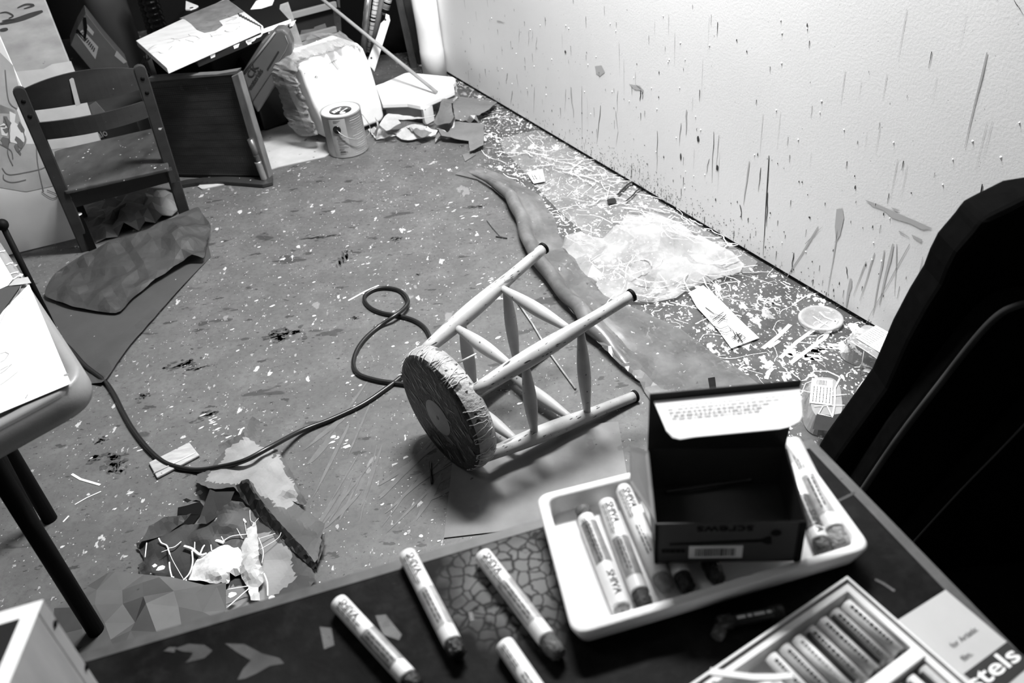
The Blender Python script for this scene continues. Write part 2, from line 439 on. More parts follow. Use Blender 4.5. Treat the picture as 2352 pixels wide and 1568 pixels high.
# ---- paint on the floor: threads, drops and smears lying in a skin on the boards
th = MB(); dr = MB(); sc_ = MB(); stk = MB()
UPN = UP
def thread(m, p, L, w, wig, rn, z=.0012, ang=None):
    a = rn.uniform(0, 2 * PI) if ang is None else ang; n = max(4, int(L / .012)); pts = [p + UP * z]
    for i in range(n):
        a += rn.gauss(0, wig); p = p + V((math.cos(a), math.sin(a), 0)) * (L / n); pts.append(p + UP * z)
    m.ribbon(pts, [w * rn.uniform(.5, 1.3) for _ in pts], UPN)
BA, BB = F(1130, 350), F(1560, 850)                # left side of the splattered strip
rn = random.Random(11)
for i in range(620):
    k = rn.random(); a = WF.lerp(WN, k * 1.02 + .03); b = BA.lerp(BB, k * 1.02)
    p = a.lerp(b, rn.random() ** 1.2 * .98 + .01) + V((0, 0, 0))
    if i < 330: thread(th, p, rn.choice((.03, .05, .08, .14)) * rn.uniform(.6, 1.4), rn.choice((.0013, .002, .0035)), rn.choice((.15, .4, .9)), rn)
    else:
        r = rn.choice((.002, .003, .005, .01)) * rn.uniform(.6, 1.2)
        dr.blob(p + UP * .001, V((1, 0, 0)), V((0, 1, 0)), r, r * rn.uniform(.5, 1.1), 10, .35, rn)
for pts, w in ((((1752, 800), (1790, 770), (1815, 745)), .012), (((1765, 798), (1785, 786), (1790, 782)), .01), (((1792, 822), (1830, 785), (1862, 762), (1890, 742)), .011), (((1815, 834), (1860, 800), (1895, 775), (1918, 735)), .012),
               (((1760, 870), (1765, 855), (1775, 845)), .01), (((1820, 700), (1850, 680), (1880, 672)), .004), (((1600, 620), (1640, 650), (1660, 690)), .003)):
    th.ribbon([F(*q, .0014) for q in pts], w, UPN)
for c, r in (((1850, 815), .05), ((1880, 800), .04), ((1700, 855), .03), ((1780, 690), .03), ((1745, 700), .02), ((1640, 470), .02), ((1260, 445), .03)):
    for k in range(12):
        q = F(*c, .0013) + V((rn.gauss(0, r * .5), rn.gauss(0, r * .35), 0)); rr = rn.uniform(.15, .4) * r
        dr.blob(q, V((.8, -.6, 0)), V((.6, .8, 0)), rr, rr * .5, 10, .45, rn)
# sparse drops on the open floor
for i in range(300):
    p = F(rn.uniform(60, 1250), rn.uniform(380, 1300), .0008)
    r = rn.choice((.001, .0015, .0025, .004)) * rn.uniform(.7, 1.3)
    dr.blob(p, V((.9, .4, 0)), V((-.4, .9, 0)), r * rn.uniform(1, 2.), r, 8, .4, rn)
for c in ((700, 365), (690, 385), (620, 440), (1000, 375), (885, 385), (520, 1010), (480, 985), (560, 1005), (360, 600), (1080, 500), (1030, 475), (835, 610), (480, 960), (1150, 690), (1120, 640), (325, 1015), (775, 1020)):
    for k in range(7):
        q = F(c[0] + rn.gauss(0, 12), c[1] + rn.gauss(0, 7), .0009); rr = rn.uniform(.001, .005)
        dr.blob(q, V((.9, .4, 0)), V((-.4, .9, 0)), rr * 1.8, rr * .7, 9, .5, rn)
for pts, w in ((((165, 1088), (185, 1100), (230, 1113)), .006), (((172, 1158), (200, 1142), (232, 1128)), .003), (((145, 1198), (158, 1184)), .004), (((800, 690), (840, 668), (870, 655)), .006), (((640, 1190), (700, 1200)), .002), (((540, 1020), (555, 985), (575, 975)), .006)):
    th.ribbon([F(*q, .0014) for q in pts], w, UPN)
for c, rx, ry in (((660, 765), .05, .03), ((640, 770), .05, .02), ((730, 545), .06, .012), ((420, 835), .05, .022), ((450, 845), .03, .012), ((910, 548), .018, .014), ((255, 1050), .05, .02), ((270, 1070), .03, .03), ((330, 910), .02, .013), ((960, 630), .008, .007), ((1090, 475), .04, .01), ((230, 1010), .018, .012), ((790, 590), .018, .06), ((480, 950), .03, .015), ((815, 730), .016, .008)):
    for k in range(26):
        q = F(*c, .0007) + V((rn.gauss(0, rx * .55), rn.gauss(0, ry * .55), 0))
        sc_.blob(q, V((.95, .2, 0)), V((-.2, .95, 0)), rx * rn.uniform(.06, .3), ry * rn.uniform(.1, .35), 10, .5, rn)
# long brush streaks near the card
for i in range(26):
    x = rn.uniform(700, 1010); y = rn.uniform(985, 1300)
    if y - 1290 > -(x - 700) * .35: y -= 90
    p = F(x, y, .0006); q = F(x + rn.uniform(40, 150) , y - rn.uniform(50, 190), .0006)
    d = (q - p); stk.blob(p.lerp(q, .5) + UP * (.0001 + i * .00001), d.normalized(), V((-d.y, d.x, 0)).normalized(), d.length * .5, rn.uniform(.002, .009), 12, .2, rn)
build('white_paint_threads', th, mat('paint_thread', .86, .35), parent=floor, kind='stuff')
build('white_paint_drops', dr, mat('paint_drop', .5, .4, .4, 90), parent=floor, kind='stuff')
build('dark_scuffs', sc_, mat('scuff', .05, .6, .6, 70), parent=floor, kind='stuff')
build('pale_streaks', stk, mat('streak', .125, .4, .2, 30), parent=floor, kind='stuff')

# ================================================================== STOOL lying on its side
SX, SY, YAW, SR, ST, R_0, R_1, SL = -.1608, 1.5276, .6169, .156, .06, .14, .2204, .4183
tilt = math.atan2(R_1 / math.sqrt(2) + .013 - SR, SL + ST / 2)
sd_ = V((math.cos(YAW), math.sin(YAW), 0)); ss_ = V((-math.sin(YAW), math.cos(YAW), 0))
AX = sd_ * math.cos(tilt) + UP * math.sin(tilt); UU = UP * math.cos(tilt) - sd_ * math.sin(tilt)
SO = V((SX, SY, 0)) + UU * SR
stool = root('stool', 'painted wooden stool tipped over on its side with four legs and a round seat', 'stool', (SX, SY, 0))
M_leg = mat('stool_leg', .34, .4, .25, 12, spots=((90, .3, .25, .04), (45, .3, .3, .13), (220, .36, .4, .04)), bump=.05, along=YAW)
M_legs = [mat('stool_leg_scuffed', .34, .4, .3, 9, spots=((95, .3, .3, .04), (40, .3, .3, .13), (230, .36, .45, .04)), along=YAW)]
M_rail = mat('stool_rail', .32, .45, .18, 10, spots=((80, .22, .25, .06), (40, .18, .12, .1)))
M_seat = mat('stool_seat', .03, .45, .7, 14, spots=((10, .42, .45, .006), (22, .4, .5, .012), (34, .38, .35, .09), (70, .3, .3, .16), (110, .25, .3, .005)), bump=.5, bscale=90)
M_rim = mat('stool_rim', .3, .45, .4, 24, spots=((30, .4, .45, .08), (55, .35, .4, .03), (75, .3, .35, .02), (90, .3, .3, .6)), bump=.4, bscale=90)
mb = MB(); h = ST / 2
prof = [(-h, .001), (-h, SR * .86), (-h * .93, SR * .915), (-h * .72, SR * .955)]
mb.lathe(SO, AX, prof, 72, close=False)
prof2 = [(-h * .72, SR * .955), (-h * .4, SR * .985), (0, SR), (h * .5, SR * .985), (h * .85, SR * .95), (h, SR * .88), (h, .001)]
mb.mi = 1; mb.lathe(SO, AX, prof2, 72, close=False)
seat = build('seat', mb, [M_seat, M_rim], stool)
bmx = MB(); bmx.lathe(SO - AX * (h + .0006) - UU * .008 - ss_ * .002, -AX, [(0, .047), (.0008, .046), (.0008, .001)], 48, close=False)
build('seat_patch', bmx, mat('seat_patch', .27, .5, .12, 30), seat, label='pale round patch in the middle of the seat')
mb = MB(); mb.lathe(SO - AX * (h + .0013) - UU * .008 - ss_ * .002, -AX, [(0, .006), (.0012, .004), (.0012, .001)], 16, close=False)
build('screw_plug', mb, M_mid, seat)
rn = random.Random(5); mb = MB()
for i in range(46):                                  # strings of paint dried over the rim
    a = rn.uniform(-1.4, 2.6); hh = rn.uniform(-h, h * .6); n = 6; a2 = a + rn.uniform(-.5, .5) * .3; pts = []
    for k in range(n):
        t = k / (n - 1); aa = a + (a2 - a) * t + rn.gauss(0, .01); zz = -h + (2 * h * .8) * t * rn.uniform(.9, 1.1)
        rr = SR * (.93 if abs(zz) > h * .7 else .99 - .04 * (abs(zz) / h) ** 2) + .0012
        pts.append(SO + AX * zz + (UU * math.cos(aa) + ss_ * -math.sin(aa)) * rr)
    mb.tube(pts, rn.uniform(.0006, .0014), 5)
for i in range(60):
    a = rn.uniform(0, 2 * PI); r = SR * rn.uniform(.3, .9); c = SO - AX * (h + .001) + (UU * math.cos(a) + ss_ * math.sin(a)) * r
    b = rn.gauss(.9, .3); d = UU * math.cos(b) + ss_ * math.sin(b); L = rn.uniform(.01, .05)
    mb.ribbon([c, c + d * L * .5 + ss_ * rn.uniform(-.003, .003), c + d * L], [.0006, rn.uniform(.001, .003), .0006], -AX)
pb1 = MB(); pb2 = MB()
for i in range(26):
    a = rn.uniform(0, 2 * PI); r = SR * (rn.random() ** .6) * .84
    if r < .055: continue
    c = SO - AX * (h + .0003 + i * .00002) + (UU * math.cos(a) + ss_ * math.sin(a)) * r; b = rn.gauss(.9, .5); d = UU * math.cos(b) + ss_ * math.sin(b)
    (pb1 if i % 3 else pb2).blob(c, d, d.cross(AX), rn.uniform(.006, .026), rn.uniform(.004, .012), 12, .5, rn)
build('paint_patches', pb1, mat('seat_grey', .085, .5, .4, 40, spots=((60, .3, .3, .02),)), seat, kind='stuff')
build('dark_patches', pb2, mat('seat_black', .006, .4), seat, kind='stuff')
build('paint_strands', mb, mat('strand', .42, .4, .3, 80), seat, kind='stuff')
q2 = 1 / math.sqrt(2); LEG = {}
for k, (a, b) in dict(A=(1, 1), B=(-1, 1), C=(-1, -1), D=(1, -1)).items():
    t0 = SO + AX * (h * .6) + (ss_ * a + UU * b) * q2 * R_0; t1 = SO + AX * (h + SL) + (ss_ * a + UU * b) * q2 * R_1
    LEG[k] = (t0, t1)
    mb = MB(); n = 14; prof = []
    for i in range(n + 1):
        t = i / n; r = .0145 + .0065 * math.sin(PI * min(1, t * 1.35)) ** 1.2 if t < .74 else .0145 + (t - .74) / .26 * -.001
        prof.append(((t1 - t0).length * t, r))
    mb.lathe(t0, t1 - t0, prof, 24)
    lg = build('leg', mb, M_leg if k in 'AC' else M_legs[0], stool)
    mb = MB(); d = (t1 - t0).normalized(); mb.lathe(t1 - d * .006, d, [(0, .0145), (.002, .0158), (.007, .0158), (.009, .0135)], 24)
    build('foot_cap', mb, M_black, lg, label='dark rubber cap on the leg end')
for a, b, fs in (('A', 'B', (.58, .21)), ('C', 'D', (.54, .18)), ('A', 'D', (.63, .27)), ('B', 'C', (.63, .28))):
    for f in fs:
        p = LEG[a][0].lerp(LEG[a][1], f + .03); q = LEG[b][0].lerp(LEG[b][1], f + .03); d = (q - p).normalized(); p += d * .012; q -= d * .012; L = (q - p).length
        mb = MB(); mb.lathe(p, d, [(L * t, .0085 + .0075 * math.sin(PI * t) ** 1.3) for t in [i / 14 for i in range(15)]], 20)
        build('rail', mb, M_rail, stool)
# thin stick poking up beside the seat, and one on the floor through the legs
mb = MB(); mb.tube([F(1046, 836, .19), F(1094, 812, .2)], .0024, 8)
b_ = build('seat_dowel', mb, M_offwhite, stool)
mb = MB(); mb.tube([F(1171, 667, .006), F(1222, 742, .0045), F(1262, 810, .004), F(1322, 893, .0035)], .0028, 8)
build('thin_stick', mb, mat('stick', .3, .5, .4, 30), label='thin speckled stick lying on the floor through the tipped stool legs', cat='stick')
# ---- cord
c1 = [(60, 700), (120, 765), (158, 797), (195, 838), (238, 872), (262, 905), (282, 945), (305, 985), (340, 1030), (375, 1060), (410, 1073), (450, 1079), (500, 1073), (560, 1058), (620, 1027), (690, 990), (760, 963), (830, 930), (880, 897), (925, 862), (958, 825), (990, 808)]
c2 = [(990, 808), (988, 778), (975, 752), (950, 735), (915, 725), (880, 719), (853, 708), (838, 692), (840, 677), (862, 664), (892, 661), (922, 670), (937, 690), (928, 708), (905, 726), (870, 750), (838, 778), (818, 808), (812, 838), (826, 860), (866, 873), (905, 879), (940, 885), (985, 905)]
pts = [F(x, y, .0068 + .044 * max(0, min(1, (x - 455) / 90, (700 - x) / 60)) * (y > 900)) for x, y in c1] + [F(x, y, .0068 + (.013 if 12 <= i <= 14 else 0)) for i, (x, y) in enumerate(c2)][1:]
mb = MB(); mb.tube(spline(pts, 8), .0062, 12)
build('extension_cord', mb, mat('cord', .008, .35, spec=.5), label='black cable snaking over the floor and looping beside the stool', cat='cable')
# ---- sheet of card under the stool
mb = MB(); mb.prism([F(x, y, .001) for x, y in ((1020, 1236), (1046, 1000), (1420, 969), (1456, 1185))], V((0, 0, .002)))
build('card_sheet', mb, mat('card', .15, .55, .3, 7, spots=((14, .3, .3, .12), (40, .2, .12, .05))), label='flat smudged grey card sheet on the floor under the tipped stool', cat='card')
mb = MB(); mb.tube(spline([F(1118, 506, .003), F(1132, 524, .004), F(1152, 546, .003)], 4), .0012, 6); mb.tube([F(1139, 543, .003), F(1152, 544, .005), F(1165, 547, .003)], .0022, 6)
build('twig', mb, M_dark, label='thin dark twig on the open floor left of the rolled drop cloth edge', cat='twig')
# ---- nail, wood offcut
mb = MB(); mb.tube([F(988, 1060, .004), F(992, 1110, .004)], .0025, 8)
build('nail_rod', mb, mat('rod', .03, .3, metal=.6), label='short dark metal rod on the floor below the stool seat', cat='rod')
mb = MB(); mb.prism([F(x, y, .001) for x, y in ((343, 1066), (436, 1019), (460, 1049), (362, 1101))], V((0, 0, .007)))
blk = build('wood_offcut', mb, mat('offcut', .36, .6, .3, 18, spots=((60, .25, .3, .15),), stretch=(1, 4, 1)), label='small pale wooden offcut on the floor under the black cable', cat='wood offcut', bevel=.0025)
mb = MB(); mb.tube([F(353, 1087, .0085), F(448, 1040, .0085)], .002, 6)
build('ridge', mb, M_offwhite, blk)

# ================================================================== plastic along the wall
def film(name, v, alpha, rough=.25, spots=(), var=.2):
    if name in MATS: return MATS[name]
    s = NT(name); nz = s.noise(s.co, 9, 5, .6)
    c = s.mix(s.ramp(nz, .3, .7), v * (1 - var), min(1, v * (1 + var)))
    al = s.ramp(nz, .3, .7, alpha * .75, min(1, alpha * 1.25))
    for sc, rad, keep, w in spots:
        m = s.spots(s.co, sc, rad, 1., keep); c = s.mix(m, c, w); al = s.math('MAXIMUM', al, s.math('MULTIPLY', m, .95))
    MATS[name] = s.finish(c, rough, None, .5, alpha=al); return MATS[name]
F_clear = film('clear_film', .38, .4, .22, ((60, .3, .22, .92), (26, .3, .12, .95)))
F_crumple = film('crumpled_film', .5, .5, .12, ((70, .28, .15, .92),))
F_cloth = film('drop_film', .125, .8, .3, ((70, .28, .16, .5), (30, .25, .12, .45), (45, .25, .15, .05)))
mb = sheet([(1149, 325), (1156, 318), (1204, 306), (1240, 300), (1277, 318), (1333, 337), (1400, 376), (1467, 413), (1513, 438), (1574, 474), (1630, 508), (1682, 540), (1742, 590), (1740, 603), (1724, 625), (1690, 628), (1620, 650), (1520, 650), (1430, 600), (1382, 560), (1342, 536), (1290, 493), (1238, 438), (1190, 380), (1155, 346)],
           s=.022, wall=True, amp=.006, waves=6, wl=(.1, .4), seed=4, zmin=.003)
pa = build('plastic_sheet', mb, F_clear, label='long strip of clear paint-splashed plastic film at the foot of the right wall', cat='plastic sheet')
tm = MB(); rn = random.Random(21)
for i in range(46):
    k = rn.random(); p = F(1180 + 420 * k, 335 + 230 * k, .012) + V((rn.uniform(-.02, .16), rn.uniform(-.05, .05), 0)) * (.4 + k * .3)
    thread(tm, p, rn.uniform(.05, .2), rn.choice((.002, .003)), rn.choice((.15, .35)), rn, z=0, ang=rn.choice((2.6, 5.6, 5.9, 2.2)) + rn.gauss(0, .3))
build('white_paint_threads', tm, MATS['paint_thread'], parent=pa, kind='stuff')
tm = MB()
for P, w in ((((1500, 402), (1460, 412), (1440, 425), (1418, 448)), .009), (((1505, 412), (1490, 420), (1462, 438), (1452, 450), (1437, 462)), .006)):
    tm.ribbon([F(*q, .013) for q in P], w, UP)
tm.blob(F(1405, 460, .013), V((1, 0, 0)), V((0, 1, 0)), .017, .022, 10, .3, rn)
tm.blob(F(1430, 365 + 32, .013), V((1, 0, 0)), V((0, 1, 0)), .015, .012, 10, .3, rn)
build('black_paint_run', tm, M_blackgl, parent=pa)
mb = sheet([(1299, 545), (1333, 538), (1360, 548), (1385, 556), (1415, 530), (1440, 510), (1466, 492, .02), (1500, 490, .03), (1545, 505, .03), (1600, 545, .02), (1682, 578, .02), (1708, 612), (1700, 630), (1640, 652), (1580, 668), (1553, 690), (1500, 698), (1437, 700), (1395, 690), (1350, 640), (1300, 585), (1292, 572)],
           s=.05, jit=.018, wall=True, inner=((1462, 500, .055), (1470, 540, .05), (1530, 560, .045), (1590, 585, .03), (1640, 600, .015), (1400, 590, .012), (1330, 570, .02), (1480, 640, .012), (1560, 640, .02)), amp=0, seed=9, zmin=.006)
pb = build('crumpled_plastic', mb, F_crumple, label='crumpled clear plastic bag heaped on the floor against the right wall', cat='plastic bag')
tm = MB()
for i in range(26):
    p = F(rn.uniform(1380, 1660), rn.uniform(600, 680), .03); thread(tm, p, rn.uniform(.04, .14), rn.choice((.0015, .003)), .25, rn, z=0)
build('white_paint_threads', tm, MATS['paint_thread'], parent=pb, kind='stuff')
# drop cloth: a grey film whose free edge is rolled up into a low ridge
mb = sheet([(1045, 400, .004), (1075, 383, .003), (1112, 388), (1160, 425), (1200, 478), (1240, 515), (1290, 550), (1335, 600), (1380, 655), (1410, 690), (1470, 715), (1560, 755), (1640, 815), (1700, 852), (1770, 905), (1700, 930), (1560, 945), (1500, 930), (1480, 900, .006), (1470, 878, .014), (1425, 838, .022), (1380, 795, .024), (1310, 712, .024), (1262, 645, .024), (1215, 585, .024), (1190, 520, .022), (1165, 462, .018), (1130, 432, .012), (1095, 412, .006)],
           s=.016, inner=((1210, 545, .036), (1245, 600, .038), (1290, 660, .036), (1345, 722, .036), (1400, 790, .034), (1450, 845, .024), (1180, 480, .024), (1240, 560, .008), (1320, 640, .006), (1400, 720, .006), (1460, 790, .006), (1520, 850, .006), (1290, 590, .03), (1335, 640, .03), (1385, 690, .02), (1600, 850, .004)), amp=.006, waves=6, wl=(.08, .3), seed=15, zmin=.004, power=4)
dcl = build('drop_cloth', mb, F_cloth, label='grey plastic drop cloth with a long rolled-up edge across the middle of the floor', cat='drop cloth')
re_ = [(1078, 396), (1110, 414), (1145, 440), (1172, 466), (1190, 505), (1206, 550), (1226, 598), (1262, 648), (1310, 710), (1345, 752), (1385, 796), (1430, 838), (1472, 876)]
PTS = spline([F(x, y, 0) for x, y in re_], 6); NP = len(PTS); mb = MB(); rows = []
for i, p in enumerate(PTS):
    d = (PTS[min(i + 1, NP - 1)] - PTS[max(i - 1, 0)]).normalized(); nr = V((-d.y, d.x, 0)); nr = nr if nr.x > 0 else -nr
    e = min(1, .12 + i / 22, .1 + (NP - 1 - i) / 14); a = 1 + .3 * noise.noise(V((i * .12, 1, 2))); b = .012 * noise.noise(V((i * .17, 5, 2)))
    rows.append([mb.bm.verts.new(p + nr * ((o + b) * (.4 + .6 * e)) + UP * max(.003, z * e * a + .003 * noise.noise(V((i * .3, o * 60, 9))))) for o, z in ((0, .003), (-.014, .016), (-.02, .034), (-.014, .05), (.0, .058), (.014, .052), (.026, .036), (.036, .022), (.044, .021), (.054, .026), (.064, .024), (.078, .014), (.095, .008), (.115, .005))])
for r, q in zip(rows, rows[1:]):
    for k in range(len(r) - 1): mb.bm.faces.new((r[k], r[k + 1], q[k + 1], q[k])).smooth = True
build('rolled_edge', mb, film('roll_film', .14, .95, .35, ((70, .28, .16, .4), (30, .3, .18, .07), (16, .3, .15, .09)), .35), dcl)
# slips of paper
def scribble(mb, P, w, z): mb.ribbon([F(x, y, z) for x, y in P], w, UP)
mb = sheet([(1582, 672, .012), (1615, 655, .012), (1655, 690, .006), (1700, 735, .002), (1744, 776, .006), (1680, 800, .006), (1650, 760, .003), (1600, 705, .008)], s=.015, amp=.003, waves=2, seed=2, zmin=.003)
pp = build('paper_strip', mb, M_paper, label='white paper strip with black pen scribbles on the splattered floor', cat='paper')
mb = MB()
for P in (((1620, 705), (1640, 720), (1665, 728)), ((1636, 735), (1662, 716)), ((1648, 740), (1668, 722)), ((1630, 725), (1672, 735)), ((1640, 748), (1655, 755), (1672, 748), (1680, 757)), ((1652, 760), (1668, 764), (1682, 757), (1690, 770), (1684, 778)), ((1680, 775), (1700, 765), (1712, 775), (1700, 784), (1688, 776), (1700, 766)), ((1690, 762), (1706, 786)), ((1694, 784), (1704, 768))):
    scribble(mb, P, .003, .011)
build('pen_scribble', mb, M_ink, pp)
mb = sheet([(1210, 396, .012), (1246, 388, .012), (1252, 416, .012), (1226, 421, .012)], s=.02, zmin=.01)
pp = build('paper_tag', mb, M_paper, label='small white paper tag lying on the clear film strip', cat='paper tag')
mb = MB()
for P in (((1221, 400), (1228, 414)), ((1226, 400), (1234, 413)), ((1219, 406), (1234, 404)), ((1222, 411), (1236, 409)), ((1238, 400), (1241, 412))): scribble(mb, P, .0022, .0135)
build('pen_marks', mb, M_ink, pp)
mb = sheet([(1626, 868, .01), (1642, 864, .012), (1645, 892, .006), (1630, 892, .006)], s=.01, zmin=.006)
build('black_scrap', mb, M_black, label='small black torn scrap on the grey drop cloth', cat='scrap')

# ================================================================== clear food containers
F_pet = film('clear_container', .55, .33, .08, (), .1)
F_petp = film('hazy_container', .42, .6, .15, ((60, .25, .12, .9),), .1)
def label_lines(mb, o, xd, yd, w, h, n, rn, bar=.5):
    for i in range(n):
        x = 0; y = h * (i + .5) / n
        while x < w * .98:
            l = min(w - x, rn.uniform(.03, .16) * w); mb.face([o + xd * x + yd * y, o + xd * (x + l) + yd * y, o + xd * (x + l) + yd * (y + h / n * bar), o + xd * x + yd * (y + h / n * bar)]); x += l + .02 * w
def barcode(mb, o, xd, yd, w, h, rn):
    x = 0
    while x < w:
        b = rn.uniform(.012, .05) * w; b = min(b, w - x)
        mb.face([o + xd * x, o + xd * (x + b), o + xd * (x + b) + yd * h, o + xd * x + yd * h]); x += b + rn.uniform(.012, .035) * w
# round lid
c = F(1884, 738, 0); mb = MB()
mb.lathe(c + UP * .003, UP, [(0, .058), (.008, .06), (.011, .058), (.011, .05), (.004, .047), (.0035, .001)], 48, close=False)
lid = build('round_lid', mb, film('lid_film', .62, .4, .1, (), .1), label='clear round plastic lid with white paint lines on the splattered floor', cat='lid', thick=.0008)
mb = MB()
for P, w in ((((1882, 716), (1895, 728), (1920, 738)), .005), (((1868, 726), (1885, 738), (1915, 755)), .004), (((1866, 762), (1900, 738)), .004), (((1924, 732), (1905, 763)), .009)): mb.ribbon([F(*q, .0085) for q in P], w, UP)
build('white_paint_lines', mb, MATS['paint_thread'], lid)
# clamshell tub with paper label
def tapered_box(mb, base, top, r=.2, n=5):
    """open shell between two rounded quads"""
    def rq(P):
        out = []
        for i in range(4):
            a, b, c = P[i - 1], P[i], P[(i + 1) % 4]
            for k in range(n + 1):
                t = k / n; p0 = b.lerp(a, r); p2 = b.lerp(c, r)
                out.append(p0 * (1 - t) ** 2 + b * 2 * t * (1 - t) + p2 * t * t)
        return out
    A, B = rq(base), rq(top); va = [mb.bm.verts.new(p) for p in A]; vb = [mb.bm.verts.new(p) for p in B]
    N = len(A)
    for i in range(N):
        f = mb.bm.faces.new((va[i], va[(i + 1) % N], vb[(i + 1) % N], vb[i])); f.material_index = mb.mi
    return va, vb
bq = [F(x, y, .004) for x, y in ((1925, 822), (1960, 768), (2110, 812), (2075, 880))]
tq = [F(x, y, .062) for x, y in ((1944, 778), (1990, 742), (2100, 790), (2036, 838))]
mb = MB(); va, vb = tapered_box(mb, bq, tq, .22); mb.bm.faces.new(vb)
tub = build('clamshell_tub', mb, F_pet, label='clear plastic clamshell tub with a big white label by the wall foot', cat='food container', thick=.0008)
mb = MB(); L4 = [F(x, y, .0642) for x, y in ((1966, 776), (2012, 747), (2086, 788), (2038, 820))]; mb.prism(L4, V((0, 0, .0005)))
lab = build('paper_label', mb, M_paper, tub)
mb = MB(); rn = random.Random(31); o = L4[0]; xd = (L4[3] - L4[0]); yd = (L4[1] - L4[0]); W_, H_ = xd.length, yd.length; xd.normalize(); yd.normalize()
o = o + UP * .0008
label_lines(mb, o + xd * W_ * .05 + yd * H_ * .05, xd, yd, W_ * .38, H_ * .85, 9, rn, .35); label_lines(mb, o + xd * W_ * .5 + yd * H_ * .05, xd, yd, W_ * .45, H_ * .5, 7, rn, .3)
barcode(mb, o + xd * W_ * .66 + yd * H_ * .68, xd, yd, W_ * .26, H_ * .25, rn)
build('label_print', mb, M_ink2, lab)
mb = MB(); mb.tube([F(1946, 780, .062), F(1985, 803, .062), F(2036, 839, .062)], .0012, 6); mb.tube([F(1985, 803, .062), F(1976, 860, .004)], .0009, 6)
build('edge_glint', mb, M_offwhite, tub)
# upside-down deli tub with label
bq = [F(x, y, .004) for x, y in ((1846, 1000), (1838, 880), (1945, 885), (1956, 1000))]
tq = [F(x, y, .05) for x, y in ((1866, 960), (1856, 865), (1928, 868), (1938, 960))]
mb = MB(); va, vb = tapered_box(mb, bq, tq, .38, 7); mb.bm.faces.new(vb)
tub = build('deli_tub', mb, F_petp, label='upturned hazy plastic tub with a barcode label behind the screw box', cat='food container', thick=.0008)
mb = MB(); L4 = [F(x, y, .0518) for x, y in ((1859, 925), (1865, 868), (1913, 873), (1910, 931))]; mb.prism(L4, V((0, 0, .0005)))
lab = build('paper_label', mb, M_paper, tub)
mb = MB(); o = L4[0]; xd = L4[3] - L4[0]; yd = L4[1] - L4[0]; W_, H_ = xd.length, yd.length; xd.normalize(); yd.normalize(); o = o + UP * .0009
for i in range(6): label_lines(mb, o + xd * W_ * (.08 + i * .15) + yd * H_ * .06, yd, xd, H_ * .62, W_ * .09, 1, rn, .38)
barcode(mb, o + xd * W_ * .22 + yd * H_ * .75, xd, yd, W_ * .5, H_ * .2, rn)
build('label_print', mb, M_ink, lab)
mb = MB()
for P, w in ((((1850, 872), (1870, 852), (1900, 852), (1935, 868)), .006), (((1932, 862), (1918, 890), (1917, 930), (1912, 955)), .006), (((1836, 895), (1870, 902)), .003), (((1910, 908), (1945, 905)), .003), (((1870, 932), (1905, 930), (1940, 930)), .0025), (((1880, 950), (1890, 932)), .003), (((1912, 958), (1900, 932)), .004), (((1880, 950), (1908, 956)), .003), (((1840, 905), (1850, 880), (1870, 872)), .0025)):
    mb.ribbon([F(*q, .0535) for q in P], w * .65, UP)
build('white_paint_runs', mb, MATS['paint_thread'], tub)
mb = MB(); mb.face([F(x, y, .0534) for x, y in ((1876, 950), (1908, 953), (1936, 948), (1936, 985), (1905, 990), (1866, 985))])
build('dark_paint_patch', mb, mat('tub_dark', .015, .4, .3, 30), tub)
# cup on its side with white paint inside
p0 = F(1972, 905, .042); p1 = F(2075, 950, .036); d = (p1 - p0).normalized(); L = (p1 - p0).length
mb = MB(); mb.lathe(p0, d, [(0, .041), (.003, .0435), (.006, .041), (L, .03), (L, .001)], 40, close=False)
cup = build('plastic_cup', mb, film('cup_film', .6, .55, .12, (), .1), label='clear plastic cup coated with white paint, on its side against the black chair', cat='cup', thick=.001)
mb = MB(); mb.lathe(p0 + d * .03, d, [(0, .0374), (L - .035, .0297), (L - .034, .001)], 40, close=False)
build('dried_paint', mb, M_white, cup)

# ================================================================== brown paper by the small chair
M_kraft = mat('kraft', .036, .6, .18, 10, spots=((50, .12, .05, .2),))
M_kraftd = mat('kraft_dark', .035, .7, .22, 10)
Z = lambda L, k, ox, oy: [(ox + q[0] / k, oy + q[1] / k) + tuple(q[2:]) for q in L]
mb = sheet([(97, 680), (140, 640), (250, 600), (470, 585), (478, 560), (485, 590), (449, 625, .006), (380, 700, .01), (300, 790, .012), (268, 835, .012), (245, 870, .012), (236, 884, .003), (205, 882), (180, 838), (110, 710)], s=.03, inner=((300, 740, .004), (200, 760, .002)), amp=.004, waves=4, seed=33)
build('paper_sheet', mb, mat('kraft_flat', .05, .7, .12, 10, spots=((50, .16, .06, .5),)), label='flat brown paper sheet on the floor between the chair and folding table', cat='paper')
mb = sheet([(200, 478), (225, 463), (268, 458), (293, 444), (330, 440), (398, 438), (406, 472), (415, 492), (320, 532), (222, 560), (205, 520)], s=.032, jit=.018, inner=((300, 480, .05), (260, 520, .02), (350, 470, .045), (380, 490, .05), (290, 505, .055), (320, 515, .03)), amp=0, seed=12, zmin=.004)
build('crumpled_paper', mb, mat('kraft_mid', .11, .7, .2, 10), label='crumpled dark brown paper on the floor beneath the small chair seat', cat='paper')
